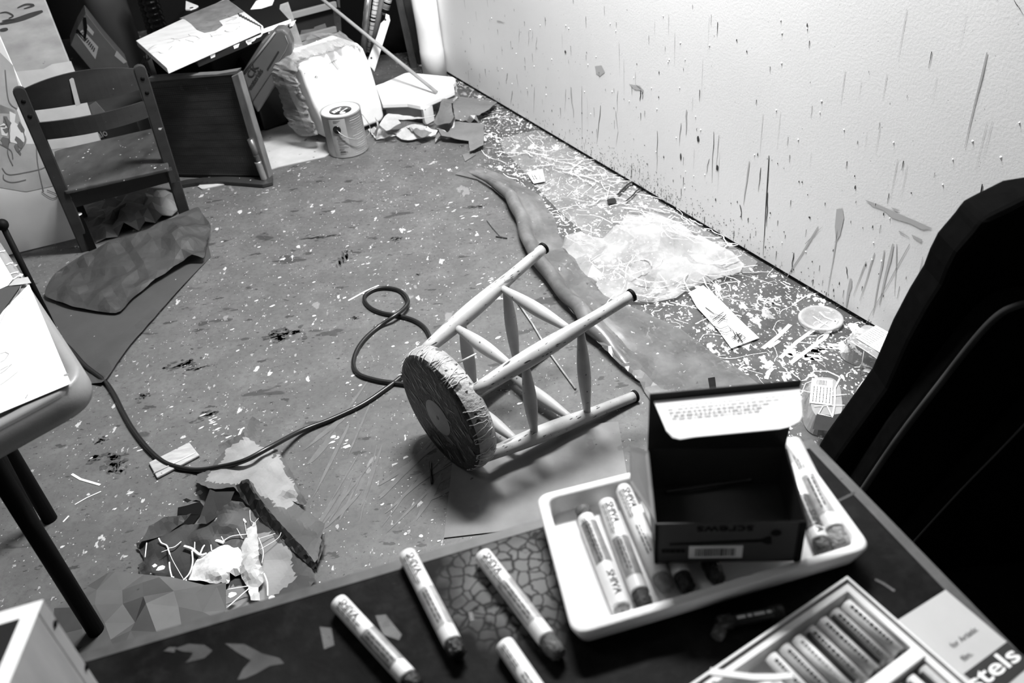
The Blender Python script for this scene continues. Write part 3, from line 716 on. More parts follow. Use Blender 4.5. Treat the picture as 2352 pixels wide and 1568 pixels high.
mb = sheet([(97, 680, .012), (117, 653, .015), (128, 626, .03), (145, 605, .05), (191, 581, .06), (255, 550, .075), (319, 531, .085), (383, 500, .08), (434, 482, .07), (459, 470, .06), (463, 497, .04), (485, 513, .03), (487, 532, .025), (474, 572, .02), (472, 600, .02), (444, 590, .022), (357, 643, .02), (298, 689, .018), (278, 720, .014), (227, 717, .01), (166, 707, .008)],
           s=.036, jit=.016, inner=((300, 600, .045), (240, 640, .03), (400, 530, .075), (420, 560, .055), (200, 660, .03), (330, 560, .07), (390, 590, .04), (150, 650, .03), (250, 690, .02)), amp=0, seed=6, zmin=.012)
build('wrinkled_paper', mb, M_kraft, label='large wrinkled brown paper sheet heaped in front of the small wooden chair', cat='paper', sub=1)

# ================================================================== torn paper heap with poured white glue
Q = lambda L: [(300 + q[0] / 3.267, 940 + q[1] / 3.267) + tuple(q[2:]) for q in L]
M_grp = mat('torn_paper_grey', .075, .6, .15, 10, spots=((40, .2, .1, .35),))
M_grl = mat('torn_paper_pale', .22, .6, .18, 14, spots=((40, .2, .1, .2),))
light = [q for q in Q([(560, 535), (600, 470), (690, 380), (720, 300), (870, 200), (970, 280), (1060, 295), (1075, 340), (1060, 380), (1110, 330), (1150, 420), (1150, 480), (1210, 530), (1240, 600), (1250, 690), (1180, 745), (1080, 720), (1060, 680), (960, 640), (900, 540), (800, 560), (680, 555)])]
mb = sheet(Q([(670, 300, .02), (860, 190, .04), (870, 110, .03), (920, 70, .03), (975, 105, .01), (985, 200, .02), (970, 265, .02), (1060, 290, .02), (1110, 320, .02), (1240, 540, .02), (1330, 700, .02), (1320, 730, .015), (1215, 700, .01), (1470, 890, .015), (1420, 1150, .01), (1390, 1180, .01), (1250, 1090, .015), (1090, 930, .02), (940, 780, .02), (780, 600, .03), (590, 605, .03), (500, 575, .015), (500, 495, .01), (600, 470, .015), (690, 370, .02)]), s=.008, amp=.035, waves=4, wl=(.06, .2), seed=17, regions=[(light, 1)], zmin=.006, rough=.002,
           inner=Q([(900, 400, .03), (1000, 500, .035), (1150, 600, .03), (1250, 900, .02)]))
build('torn_paper', mb, [M_grp, M_grl], label='torn grey paper sheet with a pale bare patch under the black cable', cat='paper')
pale = Q([(900, 935), (1040, 915), (1110, 1000), (1210, 1060), (1205, 1150), (1245, 1270), (1170, 1330), (1090, 1390), (900, 1480), (720, 1520), (700, 1500), (725, 1330), (980, 1300), (990, 1100)])
mb = sheet(Q([(45, 1005, .012), (270, 950, .015), (290, 905, .02), (540, 870, .03), (640, 800, .04), (740, 735, .05), (800, 705, .05), (860, 740, .03), (930, 790, .02), (1080, 930, .02), (1230, 1070, .02), (1395, 1240, .012), (1390, 1300, .01), (1240, 1480, .005), (900, 1620, .005), (600, 1500), (300, 1350), (80, 1300), (60, 1180), (110, 1150), (60, 1060)]), s=.008, amp=.03, waves=4, wl=(.06, .2), seed=41, regions=[(pale, 1)], zmin=.005, rough=.002,
           inner=Q([(300, 1050, .02), (200, 1180, .012), (560, 950, .035), (700, 850, .045), (450, 1100, .02), (600, 1250, .012), (900, 1050, .015), (1100, 1200, .012), (750, 1000, .025)]))
tp = build('torn_paper', mb, [mat('torn_paper_mid', .04, .6, .2, 10, spots=((40, .2, .08, .5),)), mat('torn_paper_light', .2, .55, .15, 12, spots=((30, .2, .08, .5),))], label='torn grey paper sheet holding a thick puddle of white glue', cat='paper')
def puddle(P, h, s=.008, seed=1, z0=.022):
    rnd_ = random.Random(seed)
    return sheet([q + (z0,) for q in Q(P)], s=s, amp=h * .9, waves=7, wl=(.02, .08), seed=seed, rough=.0015, zmin=z0, inner=[q + (z0 + h,) for q in Q([(sum(p[0] for p in P) / len(P) + rnd_.gauss(0, 40), sum(p[1] for p in P) / len(P) + rnd_.gauss(0, 40)) for _ in range(7)])])
M_glue = mat('glue', .62, .3, .25, 60, spec=.4, spots=((60, .25, .2, .12), (30, .2, .15, .2)))
mb = puddle([(440, 1290), (480, 1190), (520, 1110), (600, 1070), (660, 1020), (720, 985), (790, 960), (800, 1020), (840, 1090), (900, 1180), (860, 1250), (760, 1260), (740, 1315), (600, 1315)], .016, seed=51)
pdl = build('glue_puddle', mb, M_glue, parent=tp, label='thick dried puddle of white glue')
mb = puddle([(870, 850), (940, 850), (950, 930), (970, 1050), (965, 1150), (1005, 1230), (1000, 1310), (960, 1340), (975, 1440), (905, 1440), (890, 1350), (840, 1280), (810, 1190), (835, 1090), (830, 1040), (880, 960)], .014, seed=52, z0=.026)
build('glue_puddle', mb, mat('glue_grey', .42, .3, .2, 40, spec=.5), parent=tp)
mb = MB(); rn = random.Random(61)
for P, w in ((((540, 1000), (590, 980), (650, 985), (700, 1000)), .01), (((520, 1090), (545, 1030), (590, 985)), .005), (((480, 1060), (485, 980), (520, 955), (545, 975)), .003), (((400, 1025), (460, 1045), (520, 1090), (570, 1080)), .008), (((795, 705), (820, 780), (865, 850)), .006), (((780, 710), (735, 735)), .004), (((597, 850), (597, 960), (607, 1060)), .003), (((622, 820), (655, 900), (695, 980)), .0025),
             (((210, 965), (230, 1000), (270, 1020), (285, 1060), (295, 1090)), .004), (((285, 1040), (330, 1030), (380, 990)), .003), (((285, 1060), (320, 1140), (395, 1270)), .0016), (((290, 1145), (295, 1200), (310, 1260)), .004), (((460, 1060), (465, 1150), (440, 1230), (390, 1285)), .0045), (((120, 1000), (108, 1110)), .003), (((690, 990), (760, 950), (880, 935)), .003), (((960, 970), (1085, 930)), .002), (((970, 1050), (1100, 970), (1130, 920)), .0016), (((960, 960), (995, 1060), (985, 1150)), .002), (((1000, 1230), (1025, 1300), (1028, 1400)), .004), (((725, 1350), (880, 1325)), .003), (((720, 1490), (890, 1340)), .0035), (((745, 740), (760, 820), (840, 970)), .0014), (((865, 745), (850, 800), (870, 930)), .0014), (((895, 755), (900, 830), (930, 850)), .0014), (((930, 850), (960, 815)), .0012), (((230, 1070), (285, 1050)), .002)):
    mb.tube(spline([F(x, y, .05 if y < 900 else .037) for x, y in Q(P)], 5), w * .42, 6, flat=.5)
for c, r in (((225, 1190), 10), ((310, 1265), 6), ((1060, 1410), 8), ((760, 1390), 9), ((400, 1285), 8), ((180, 1170), 6)):
    q = Q([c])[0]; mb.blob(F(q[0], q[1], .034), V((1, 0, 0)), V((0, 1, 0)), r * .0009, r * .0007, 10, .3, rn)
build('glue_strings', mb, MATS['paint_thread'], parent=tp, kind='stuff')
mb = sheet(Q([(500, 855, .05), (595, 600, .055), (640, 618, .055), (780, 615, .055), (740, 715, .055), (680, 775, .05), (620, 820, .05), (570, 860, .045)]), s=.02, amp=.002, seed=3, zmin=.02)
build('dark_card_scrap', mb, mat('dark_card', .014, .7), label='dark charcoal card scrap on top of the torn paper heap', cat='card')
mb = sheet(Q([(790, 575, .06), (870, 515, .075), (890, 530, .075), (930, 620, .065), (1100, 830, .05), (1300, 1040, .04), (1395, 1160, .035), (1402, 1235, .02), (1230, 1075, .024), (1080, 925, .026), (1000, 850, .03), (900, 745, .032), (830, 670, .04)]), s=.01, amp=.008, waves=5, wl=(.05, .15), seed=23, zmin=.022)
build('shaded_fold', mb, mat('shaded_fold', .02, .6, .3, 20), label='folded strip of paper coloured dark as its shaded side, crossing the torn paper heap', cat='paper')  # dark colour puts the shade on the side of the fold
mb = sheet(Q([(60, 1000, .02), (100, 960, .02), (140, 880, .02), (250, 810, .03), (380, 800, .045), (460, 785, .05), (440, 830, .04), (280, 935, .03), (260, 950, .026)]), s=.012, amp=.01, waves=5, wl=(.06, .2), seed=8, zmin=.016)
build('torn_flap', mb, mat('torn_flap', .05, .6, .15, 14), label='curled grey paper flap at the left edge of the torn heap', cat='paper')
mb = sheet(Q([(355, 735, .005), (420, 720, .005), (520, 690, .005), (560, 740, .005), (470, 860, .005), (300, 930, .005), (350, 800, .005)]), s=.015, seed=3, zmin=.004)
build('dark_hollow', mb, M_black, label='black sheet standing in for the dark hollow under the left of the torn heap', cat='shade sheet')  # flat black sheet imitates the shade inside the gap in the heap
mb = sheet(Q([(360, 680, .035), (420, 670, .04), (530, 690, .035), (500, 700, .03), (430, 705, .03)]), s=.01, amp=.01, seed=13, zmin=.02)
build('torn_strip', mb, mat('torn_strip', .1, .6, .3, 30), label='small ragged grey strip above the dark hollow', cat='paper')
mb = sheet([(120, 1490), (140, 1420), (200, 1345, .02), (255, 1320, .03), (330, 1318, .035), (400, 1335, .04), (470, 1342, .042), (522, 1344, .042), (519, 1400, .03), (505, 1440, .02), (430, 1500, .01), (330, 1580), (160, 1580)], s=.05, jit=.006, inner=((328, 1390, .085), (350, 1412, .072), (372, 1435, .06), (395, 1460, .05), (300, 1440, .02), (440, 1395, .05), (240, 1390, .04), (400, 1365, .055)), power=2.2, amp=0, wl=(.1, .3), seed=27, zmin=.01)
build('slick_paper', mb, mat('slick_paper', .075, .6, .2, 9, spots=((22, .28, .2, .03),), spec=.3), label='slick grey wrapping paper with dark stains on the floor before the desk', cat='paper')
mb = sheet(Q([(1370, 1000, .012), (1465, 910, .03), (1450, 1030, .02), (1405, 1160, .012), (1380, 1100, .01)]), s=.01, amp=.004, seed=5, zmin=.008)
build('paper_shard', mb, M_grp, label='narrow upright grey paper shard at the right end of the torn heap', cat='paper')
mb = sheet(Q([(1265, 1220, .02), (1290, 1245, .02), (1345, 1320, .01), (1315, 1325, .01), (1275, 1270, .02)]), s=.008, amp=.002, seed=5, zmin=.008)
build('plastic_shard', mb, M_offwhite, label='small pale pointed shard beside the torn heap by the desk', cat='scrap')

# ================================================================== scraps of torn vinyl at the back
T = lambda L: [(830 + q[0] / 6.03, 120 + q[1] / 6.03) + tuple(q[2:]) for q in L]
M_vl = mat('vinyl_pale', .4, .5, .25, 14, spots=((40, .25, .2, .15), (60, .2, .2, .85)))
M_vm = mat('vinyl_grey', .14, .4, .2, 9, spots=((45, .22, .16, .7),), spec=.5)
for nm, P, m, lab_, kw in (
    ('vinyl_scrap', [(90, 1080, .004), (210, 1220, .004), (380, 1190, .01), (480, 1150, .02), (370, 1140, .02), (260, 1060, .03), (180, 1040, .03)], M_vl, 'torn pale vinyl scrap beside the paint can handle', dict(amp=.01)),
    ('vinyl_scrap', [(440, 1125, .02), (490, 1130, .02), (480, 1160, .012), (550, 1210, .012), (640, 1230, .01), (830, 1200, .01), (1030, 1180, .012), (1060, 1090, .03), (960, 1060, .04), (700, 1000, .04), (600, 1050, .03)], M_vl, 'long torn pale vinyl scrap lowest in the heap in front of the white step', dict(amp=.012)),
    ('vinyl_scrap', [(250, 1030, .06), (350, 1115, .05), (400, 1090, .05), (440, 1040, .06), (550, 1000, .06), (510, 940, .07), (770, 935, .06), (1000, 900, .05), (1030, 880, .045), (800, 930, .04), (580, 880, .07), (380, 865, .08), (320, 890, .08)], M_vl, 'curved pale vinyl scrap topmost on the left of the torn heap', dict(amp=.015)),
    ('vinyl_strip', [(190, 905, .09), (240, 990, .07), (245, 1050, .06), (205, 1180, .02), (160, 1160, .02), (220, 1040, .06), (215, 980, .08)], M_vm, 'thin curled grey vinyl strip standing right of the paint can', dict(amp=.003)),
    ('vinyl_scrap', [(1300, 960, .02), (1500, 985, .02), (1700, 990, .02), (1700, 1290, .02), (1500, 1390, .012), (1490, 1240, .012), (1300, 1210, .02), (1110, 1160, .03), (1050, 1040, .03), (1200, 1125, .03)], M_vm, 'large grey vinyl scrap with a squared corner toward the stool', dict(amp=.008)),
    ('vinyl_scrap', [(1270, 700, .05), (1350, 630, .03), (1530, 650, .02), (1780, 680, .01), (1880, 705, .02), (1800, 770, .03), (1700, 830, .035), (1560, 890, .04), (1510, 880, .04), (1540, 950, .01), (1640, 995, .005), (1450, 985, .01), (1300, 945, .03), (1280, 830, .05)], M_vm, 'wide glossy grey vinyl scrap nearest the right wall', dict(amp=.012)),
    ('vinyl_scrap', [(1130, 600, .08), (1220, 540, .07), (1340, 580, .05), (1350, 620, .05), (1270, 650, .06), (1250, 730, .06), (1260, 830, .06), (1290, 910, .05), (1230, 1010, .04), (1160, 995, .05), (1050, 1025, .04), (1000, 1000, .04), (1050, 870, .06), (1110, 700, .08)], mat('vinyl_splashed', .11, .35, .2, 9, spots=((14, .3, .2, .85),), spec=.5), 'grey vinyl scrap splashed with white, draped below the white step corner', dict(amp=.016)),
    ('vinyl_scrap', [(1040, 1050, .03), (1200, 1130, .025), (1290, 1030, .03), (1290, 940, .03), (1270, 1020, .03), (1210, 1125, .022), (1060, 1040, .022)], M_vl, 'small pale folded vinyl edge under the splashed scrap', dict(amp=.004)),
    ('vinyl_scrap', [(1440, 1520), (1590, 1425), (1500, 1400), (1400, 1430)], M_vm, 'small grey vinyl piece nearest the stool by the clear film', dict(amp=.003)),
    ('vinyl_strip', [(1025, 1250, .01), (1110, 1130, .03), (1065, 1110, .03), (1020, 1200, .02)], M_vm, 'short curled grey vinyl strip in front of the squared scrap', dict(amp=.002)),
    ('vinyl_scrap', [(620, 1040, .035), (720, 1035, .05), (980, 1110, .04), (870, 1180, .03), (830, 1185, .03)], M_vm, 'flat grey vinyl strip lying across the pale scraps', dict(amp=.003)),
):
    mb = sheet(T(P), s=.016, waves=5, wl=(.06, .2), seed=len(P) + int(P[0][0]), rough=.002, zmin=.003, **kw)
    build(nm, mb, m, label=lab_, cat='vinyl scrap', group='torn vinyl scraps by the white step', thick=.0015)

# ================================================================== small school chair
M_chair = mat('chair_wood', .024, .4, .35, 7, spots=((26, .2, .08, .5), (60, .2, .08, .4), (45, .25, .12, .012)), stretch=(1, 1, 3), spec=.4)
M_cseat = mat('chair_seat', .04, .45, .55, 9, spots=((24, .25, .16, .45), (50, .25, .16, .6), (16, .3, .2, .02), (90, .25, .2, .5), (36, .3, .2, .02)), stretch=(2, 1, 1), spec=.4)
BL = V((-1.475, 2.785, 0)); BR = F(430, 508); TL = PY(46, 214, 2.74); TR = PY(322, 163, 2.885)
chair = root('school_chair', 'small dark wooden school chair seen from behind, heaped round with brown paper', 'chair', (BL + BR) / 2)
bk = (BR - BL); bk.z = 0; bk = V((bk.y, -bk.x, 0)).normalized()         # towards us
ac = (BR - BL).normalized()
for b, t in ((BL, TL), (BR, TR)):
    mb = MB(); d = (t - b).normalized(); w = .02; n = 8
    u = bk; out = [b - ac * w, b + ac * w]
    out += [t + ac * w * math.cos(PI * k / n) + d * w * math.sin(PI * k / n) for k in range(n + 1)]
    mb.prism(out, -u * .018)
    ps = build('back_post', mb, M_chair, chair, bevel=.004)
    mb = MB()
    for f in (.955, .87): mb.lathe(b.lerp(t, f) + u * .0002, u, [(0, .007), (.001, .007), (.001, .001)], 14, close=False)
    build('screw_hole', mb, M_black, ps)
def slat(f0, f1, crown, bulge, name, th=.008):
    mb = MB(); n = 16; rows = []
    for i in range(n + 1):
        t = i / n; k = 4 * t * (1 - t); e = .012
        a = BL.lerp(TL, f0).lerp(BR.lerp(TR, f0), e + t * (1 - 2 * e)) + bk * (bulge * k)
        c = BL.lerp(TL, f1).lerp(BR.lerp(TR, f1), e + t * (1 - 2 * e)) + bk * (bulge * k) + UP * crown * k
        rows.append([mb.bm.verts.new(q) for q in (a - bk * .014, c - bk * .014, c - bk * (.014 - th), a - bk * (.014 - th))])
    for r, s in zip(rows, rows[1:]):
        for j in range(4): mb.bm.faces.new((r[j], r[(j + 1) % 4], s[(j + 1) % 4], s[j]))
    mb.bm.faces.new(rows[0]); mb.bm.faces.new(rows[-1][::-1])
    return build(name, mb, M_chair, chair)
tr_ = slat(.895, 1.01, .034, .03, 'top_rail')
slat(.725, .825, 0, .04, 'back_slat')
slat(.29, .385, 0, 0, 'seat_apron')
mb = MB(); mb.prism([PP(x, y, (TL + TR) / 2 + bk * .022, bk) for x, y in ((159, 183), (168, 176), (185, 240), (174, 244))], bk * .0006)
build('masking_tape', mb, M_light, tr_, label='strip of grey masking tape on the top rail')
zs = .245
rl, rr = F(146, 440, zs), F(388, 386, zs); fl, fr = F(117, 347, zs + .012), F(368, 290, zs + .012)
mb = MB(); P = []
for i, q in enumerate((rl, rr, fr, fl)):
    pr_, nx = ((rl, rr, fr, fl)[i - 1], (rl, rr, fr, fl)[(i + 1) % 4]); r = .1 if i in (2, 3) else .03
    for k in range(5):
        t = k / 4; P.append(q.lerp(pr_, r) * (1 - t) ** 2 + q * 2 * t * (1 - t) + q.lerp(nx, r) * t * t)
mb.prism(P, V((0, 0, -.014)))
build('seat', mb, M_cseat, chair, bevel=.004)
for q, g in ((fl, rl), (fr, rr)):
    p = q.lerp(g, .12) + (rr - rl) * (.05 if q is fl else -.05); p.z = zs
    mb = MB(); mb.bar(V((p.x, p.y, 0)), p - UP * .004, .026, .026, bk); build('leg', mb, M_chair, chair)
    a = g - UP * .04; mb = MB(); mb.bar(a.lerp(p - UP * .04, .05), p - UP * .04, .018, .045); build('side_rail', mb, M_chair, chair)
mb = MB(); p = F(214, 572); mb.bar(p, V((p.x, p.y, .14)), .024, .02, bk); br_ = build('brace', mb, M_black, chair)
mb = MB(); mb.lathe(V((p.x, p.y, .1405)), UP, [(0, .014), (.003, .012), (.003, .001)], 14, close=False); build('brace_cap', mb, M_offwhite, br_)

# ================================================================== paper cutter standing on its edge
K0 = F(408, 406); K1 = F(618, 412); kd = (K1 - K0).normalized(); kn = V((kd.y, -kd.x, 0)); kn = kn if kn.y < 0 else -kn
PK = lambda x, y, o=0.: PP(x, y, K0, kn) + kn * o
cut = root('paper_cutter', 'old wooden paper cutter with a ruled grid board stood upright behind the chair', 'paper cutter', (K0 + K1) / 2)
mb = MB(); mb.prism([PK(x, y) for x, y in ((338, 184), (546, 168), (619, 405), (405, 402))], -kn * .022)
bd = build('board', mb, mat('cutter_board', .05, .5, .35, 8, spots=((18, .25, .2, .085), (50, .15, .06, .25)), stretch=(1, 1, 4)), cut, bevel=.003)
mb = MB()
for i in range(46):
    t = .09 + i * .0195; a = (345 + 65 * t, 184 + 218 * t); b = (546 + 66 * t, 168 + 237 * t)
    mb.ribbon([PK(*a, .0006), PK(*b, .0006)], .0014 if i % 4 else .0022, kn)
for i in range(40):
    t = .03 + i * .0243; a = (345 + 200 * t, 196 - 14 * t); b = (410 + 205 * t, 400 + 3 * t)
    mb.ribbon([PK(*a, .0006), PK(*b, .0006)], .0008, kn)
build('grid_lines', mb, mat('grid_ink', .018, .6), bd)
mb = MB(); mb.prism([PK(x, y, .018) for x, y in ((536, 172), (552, 165), (625, 408), (604, 410))], -kn * .035); build('ruler_bar', mb, mat('cutter_bar', .12, .5, .3, 12, stretch=(3, 3, 1)), cut, bevel=.003)
mb = MB(); mb.prism([PK(x, y, .012) for x, y in ((338, 186), (345, 176), (500, 168), (548, 160), (546, 168))], -kn * .034); build('top_edge', mb, mat('cutter_edge', .1, .6, .2, 20), cut)
mb = MB(); mb.prism([PK(x, y, .004) for x, y in ((405, 402), (617, 407), (620, 420), (405, 422))], -kn * .03); build('blade', mb, M_black, cut)
mb = MB(); mb.prism([F(x, y, .001) for x, y in ((398, 428), (430, 420), (470, 415), (520, 413), (600, 415), (628, 410), (628, 426), (605, 432), (560, 428), (500, 424), (450, 427), (405, 434))], V((0, 0, .016))); build('cutter_arm', mb, M_chair, cut, bevel=.003)
mb = MB(); mb.tube([PK(583, 312, .03), PK(601, 360, .03)], .012, 14); sp_ = build('pivot_tube', mb, mat('pivot_dark', .12, .35, .4, 30, metal=.5), cut)
mb = MB(); sp = []
for i in range(90):
    t = i / 89; c = PK(597 + 7 * t, 348 + 20 * t, .032); a = t * 2 * PI * 9
    sp.append(c + kd * math.cos(a) * .011 + kn * math.sin(a) * .011)
mb.tube(sp, .0018, 5); build('spring', mb, M_dark, cut)
mb = MB(); mb.tube([PK(601, 362, .034), PK(603, 367, .034), PK(615, 400, .034), PK(616, 404, .034)], [.014, .0125, .0125, .015], 18); build('pivot_sleeve', mb, mat('brass', .36, .3, .2, 20, metal=.7), cut)

# ================================================================== the heap behind
# low pale board on the floor
mb = MB(); mb.prism([F(x, y, .001) for x, y in ((455, 430), (600, 302), (760, 262), (800, 330), (745, 362), (640, 385), (520, 424), (465, 436))], V((0, 0, .004)))
build('floor_board', mb, mat('paint_board', .42, .5, .25, 6, spots=((9, .33, .4, .1), (20, .3, .3, .15), (45, .25, .2, .05))), label='paint-stained white board flat on the floor under the plastic-wrapped roll', cat='board')
mb = MB(); mb.obox(F(607, 303, .006), F(690, 272, .006) - F(607, 303, .006), V((-.12, .33, 0)), V((0, 0, .26)))
build('storage_bin', mb, mat('bin_dark', .014, .5), label='black plastic storage bin on the pale floor board behind the paper cutter', cat='bin', bevel=.012)
mb = MB(); mb.obox(V((-1.36, 3.68, 0)), V((.25, -.03, 0)), V((.06, .72, 0)), V((0, 0, .448)))
build('black_crate', mb, M_black, label='black crate in shadow carrying the stacked canvases', cat='crate', bevel=.01)
# canvases
def canvas(px, z, th, name, lab_, msd, mtp, dz=(0, 0, 0, 0)):
    P = [F(x, y, z + d) for (x, y), d in zip(px, dz)]
    mb = MB(); mb.prism(P, V((0, 0, -th)))
    return build(name, mb, [mtp], label=lab_, cat='canvas', bevel=.002, group=None), P
M_cv = mat('canvas_paint', .6, .5, .12, 10, spots=((12, .15, .12, .3), (40, .12, .12, .1)), stretch=(1, 3, 1))
c2, P2 = canvas(((452, 140), (669, 50), (600, -26), (395, 62)), .475, .024, 'canvas', 'black painted canvas with white dripped edges, lower of the stacked pair', None, mat('canvas_black', .008, .5))
c1_, P1 = canvas(((383, 156), (604, 59), (520, -4), (312, 93)), .50, .022, 'canvas', 'white painted canvas with a grey patch, upper of the stacked pair', None, M_cv)
zc = .5012
mb = MB(); mb.face([F(x, y, zc) for x, y in ((412, 42), (470, 18), (520, -2), (530, 4), (545, 16), (560, 27), (530, 38), (503, 47), (512, 58), (495, 70), (470, 75), (452, 68), (440, 55), (425, 44))])
build('grey_patch', mb, mat('canvas_grey', .17, .5, .3, 18, spots=((50, .25, .2, .07),)), c1_)
mb = MB(); rn = random.Random(71)
for i in range(26):
    x = rn.uniform(330, 560); y = 160 - (x - 312) * .33 - rn.uniform(15, 50); p = F(x, y, zc); thread(mb, p, rn.uniform(.03, .1), .0013, .5, rn, z=.0003)
for i in range(9):
    mb.face([F(x, y, zc + .0003) for x, y in ((545 + i * 6, 30 + i * 3.4), (548 + i * 6, 29 + i * 3.4), (554 + i * 6, 38 + i * 3), (550 + i * 6, 38 + i * 3))])
build('dark_marks', mb, M_dark, c1_)
mb = MB()
for P in (((588, 2), (610, -6), (630, 0), (625, 12), (600, 20), (575, 22)), ((600, 68), (668, 44), (669, 52), (645, 62), (600, 78)), ((495, 112), (540, 95), (545, 98), (500, 116))):
    mb.face([F(x, y, .4762) for x, y in P])
for i in range(12):
    a = P2[0].lerp(P2[1], rn.uniform(.1, .98)); L = rn.uniform(.006, .02); n_ = V((.35, -.9, 0)).normalized() * .0012
    mb.face([a + n_, a + n_ + (P2[1] - P2[0]).normalized() * rn.uniform(.01, .05), a + n_ + (P2[1] - P2[0]).normalized() * .02 - UP * L, a + n_ - UP * L])
build('white_paint', mb, M_white, c2, kind='stuff')
# translucent tub lid with printed pack inside
tp0 = V((0, 3.50, 0)); PT = lambda x, y, o=0.: PY(x, y, 3.50 - o)
tb = [(553, 172), (600, 98), (634, 68), (650, 66), (662, 78), (671, 100), (671, 122), (664, 142), (640, 186), (592, 262), (578, 240), (566, 205)]
mb = MB(); mb.prism([PT(x, y) for x, y in tb], V((0, .07, 0)))
tb_ = build('art_supply_tub', mb, mat('tub_grey', .085, .3, .12, 6, spec=.6), label='grey translucent tub of art materials wedged upright behind the paper cutter', cat='tub', bevel=.012, seg=3)
mb = MB(); xd = (PT(604, 150) - PT(572, 201)).normalized(); yd = (PT(560, 150) - PT(604, 176)).normalized()
yd = (yd - xd * yd.dot(xd)).normalized()
flat_text(mb, 'CK', PT(578, 181, .002), xd, yd, .026, .062); flat_text(mb, 'materials', PT(577, 207, .002), xd, yd, .02, .1)
mb.ribbon([PT(614, 160, .002), PT(640, 118, .002)], .006, V((0, -1, 0)))
build('printed_words', mb, mat('tub_print', .018, .6), tb_)
mb = MB(); mb.tube([PT(581, 232, .001), PT(655, 118, .001), PT(662, 100, .001), PT(655, 82, .001)], .0016, 6); mb.tube([PT(562, 166, .001), PT(632, 74, .001)], .004, 6)
build('moulded_rib', mb, mat('tub_rib', .16, .3), tb_)
# stained board leaning behind
mb = MB(); mb.prism([PY(x, y, 4.05) for x, y in ((643, 12), (661, 6), (697, 112), (690, 118), (664, 115), (640, 40))], V((0, .012, 0)))
build('stained_board', mb, mat('stained_board', .42, .6, .4, 16, spots=((30, .25, .2, .08),)), label='narrow stained pale board leaning behind the tub of art materials', cat='board')
# drawer unit
d0 = PY(660, 32, 4.42); d1 = PY(757, 9, 4.58); dd = d1 - d0; dd.z = 0; dn = V((dd.y, -dd.x, 0)).normalized(); dn = dn if dn.y < 0 else -dn
du = root('drawer_unit', 'dark drawer unit with pale front rails in the back corner', 'drawer unit', V((d0.x, d0.y, 0)) + dd / 2)
PD = lambda x, y, o=0.: PP(x, y, d0, dn) + dn * o
b0 = V((d0.x, d0.y, 0)) - dd * .35 - dn * .02
mb = MB(); mb.obox(b0, dd * 1.42, -dn * .35, V((0, 0, .55))); build('carcass', mb, mat('unit_black', .009, .6), du)
for y0 in (0, 57):
    mb = MB(); mb.bar(PD(655, 38 + y0, .012), PD(768, 9 + y0, .012), .02, .03, UP); build('front_rail', mb, mat('rail_grey', .32, .5), du, bevel=.003)
for ys in ((52, 62, 92, 78), (116, 132, 130, 108)) :
    mb = MB(); mb.prism([PD(668, ys[0] - 6, -.012), PD(768, ys[0] - 32, -.012), PD(772, ys[3] - 14, -.012), PD(678, ys[2] - 2, -.012)], -dn * .006); build('drawer_front', mb, mat('drawer_smoke', .03, .3, .2, 5), du)
mb = MB(); mb.prism([PD(690, 82, -.006), PD(693, 70, -.006), PD(722, 66, -.006), PD(724, 62, -.006), PD(748, 54, -.006), PD(752, 66, -.006)], dn * .002); build('paper_slip', mb, M_mid, du)
# plastic-wrapped roll
w0 = F(752, 338); w1 = F(886, 284); wd = (w1 - w0); wl = wd.length; wd.normalize(); wn = V((wd.y, -wd.x, 0)); wn = wn if wn.y < 0 else -wn
bag = root('wrapped_roll', 'bulky white roll in torn clear plastic behind the paint can', 'wrapped roll', (w0 + w1) / 2)
PB = lambda x, y, o=0.: PP(x, y, w0, wn) + wn * o
mb = MB(); face = [(757, 322), (748, 300), (724, 250), (704, 200), (690, 158), (705, 138), (760, 122), (822, 98), (836, 112), (852, 150), (866, 198), (878, 240), (884, 268), (876, 280), (830, 296)]
a = [PB(x, y, .0) for x, y in face]; mb.prism(a, -wn * .2)
build('white_roll', mb, M_white, bag, bevel=.014, seg=4)
def blobmesh(px, off, depth, seed, amp):
    """crumpled film over a patch of the roll: relief over a plane, wrapping backwards at its rim"""
    rnd_ = random.Random(seed); mb = MB(); poly = px; x0, x1 = min(p[0] for p in px), max(p[0] for p in px); y0, y1 = min(p[1] for p in px), max(p[1] for p in px)
    pts = []; bd_ = []
    for i, p in enumerate(px):
        q = px[(i + 1) % len(px)]; n = max(1, int(math.dist(p, q) / 5))
        for k in range(n): bd_.append((p[0] + (q[0] - p[0]) * k / n, p[1] + (q[1] - p[1]) * k / n))
    pts = [V(p) for p in bd_]; nb = len(pts); y = y0
    while y < y1:
        x = x0
        while x < x1:
            q = (x + rnd_.uniform(-1.5, 1.5), y + rnd_.uniform(-1.5, 1.5))
            if inside(q, bd_): pts.append(V(q))
            x += 5
        y += 5
    r = geometry.delaunay_2d_cdt(pts, [(i, (i + 1) % nb) for i in range(nb)], [], 1, 1e-4); vs = []
    for p in r[0]:
        de = min((V(b) - V((p.x, p.y))).length for b in bd_); k = min(1, de / 22)
        z = off - depth * (1 - k) ** 2 + amp * (noise.turbulence(V((p.x * .06, p.y * .06, seed)), 3, True) - .4)
        vs.append(mb.bm.verts.new(PB(p.x, p.y, z)))
    for f in r[2]:
        try: mb.bm.faces.new([vs[i] for i in f])
        except ValueError: pass
    return mb
mb = blobmesh([(655, 180), (660, 155), (672, 135), (690, 118), (735, 108), (755, 88), (800, 88), (818, 82), (832, 98), (846, 112), (842, 130), (825, 128), (800, 118), (760, 132), (700, 150), (694, 165), (702, 200), (724, 255), (742, 300), (752, 318), (740, 322), (722, 328), (700, 305), (690, 285), (682, 250), (676, 225), (662, 205)], .02, .14, 5, .05)
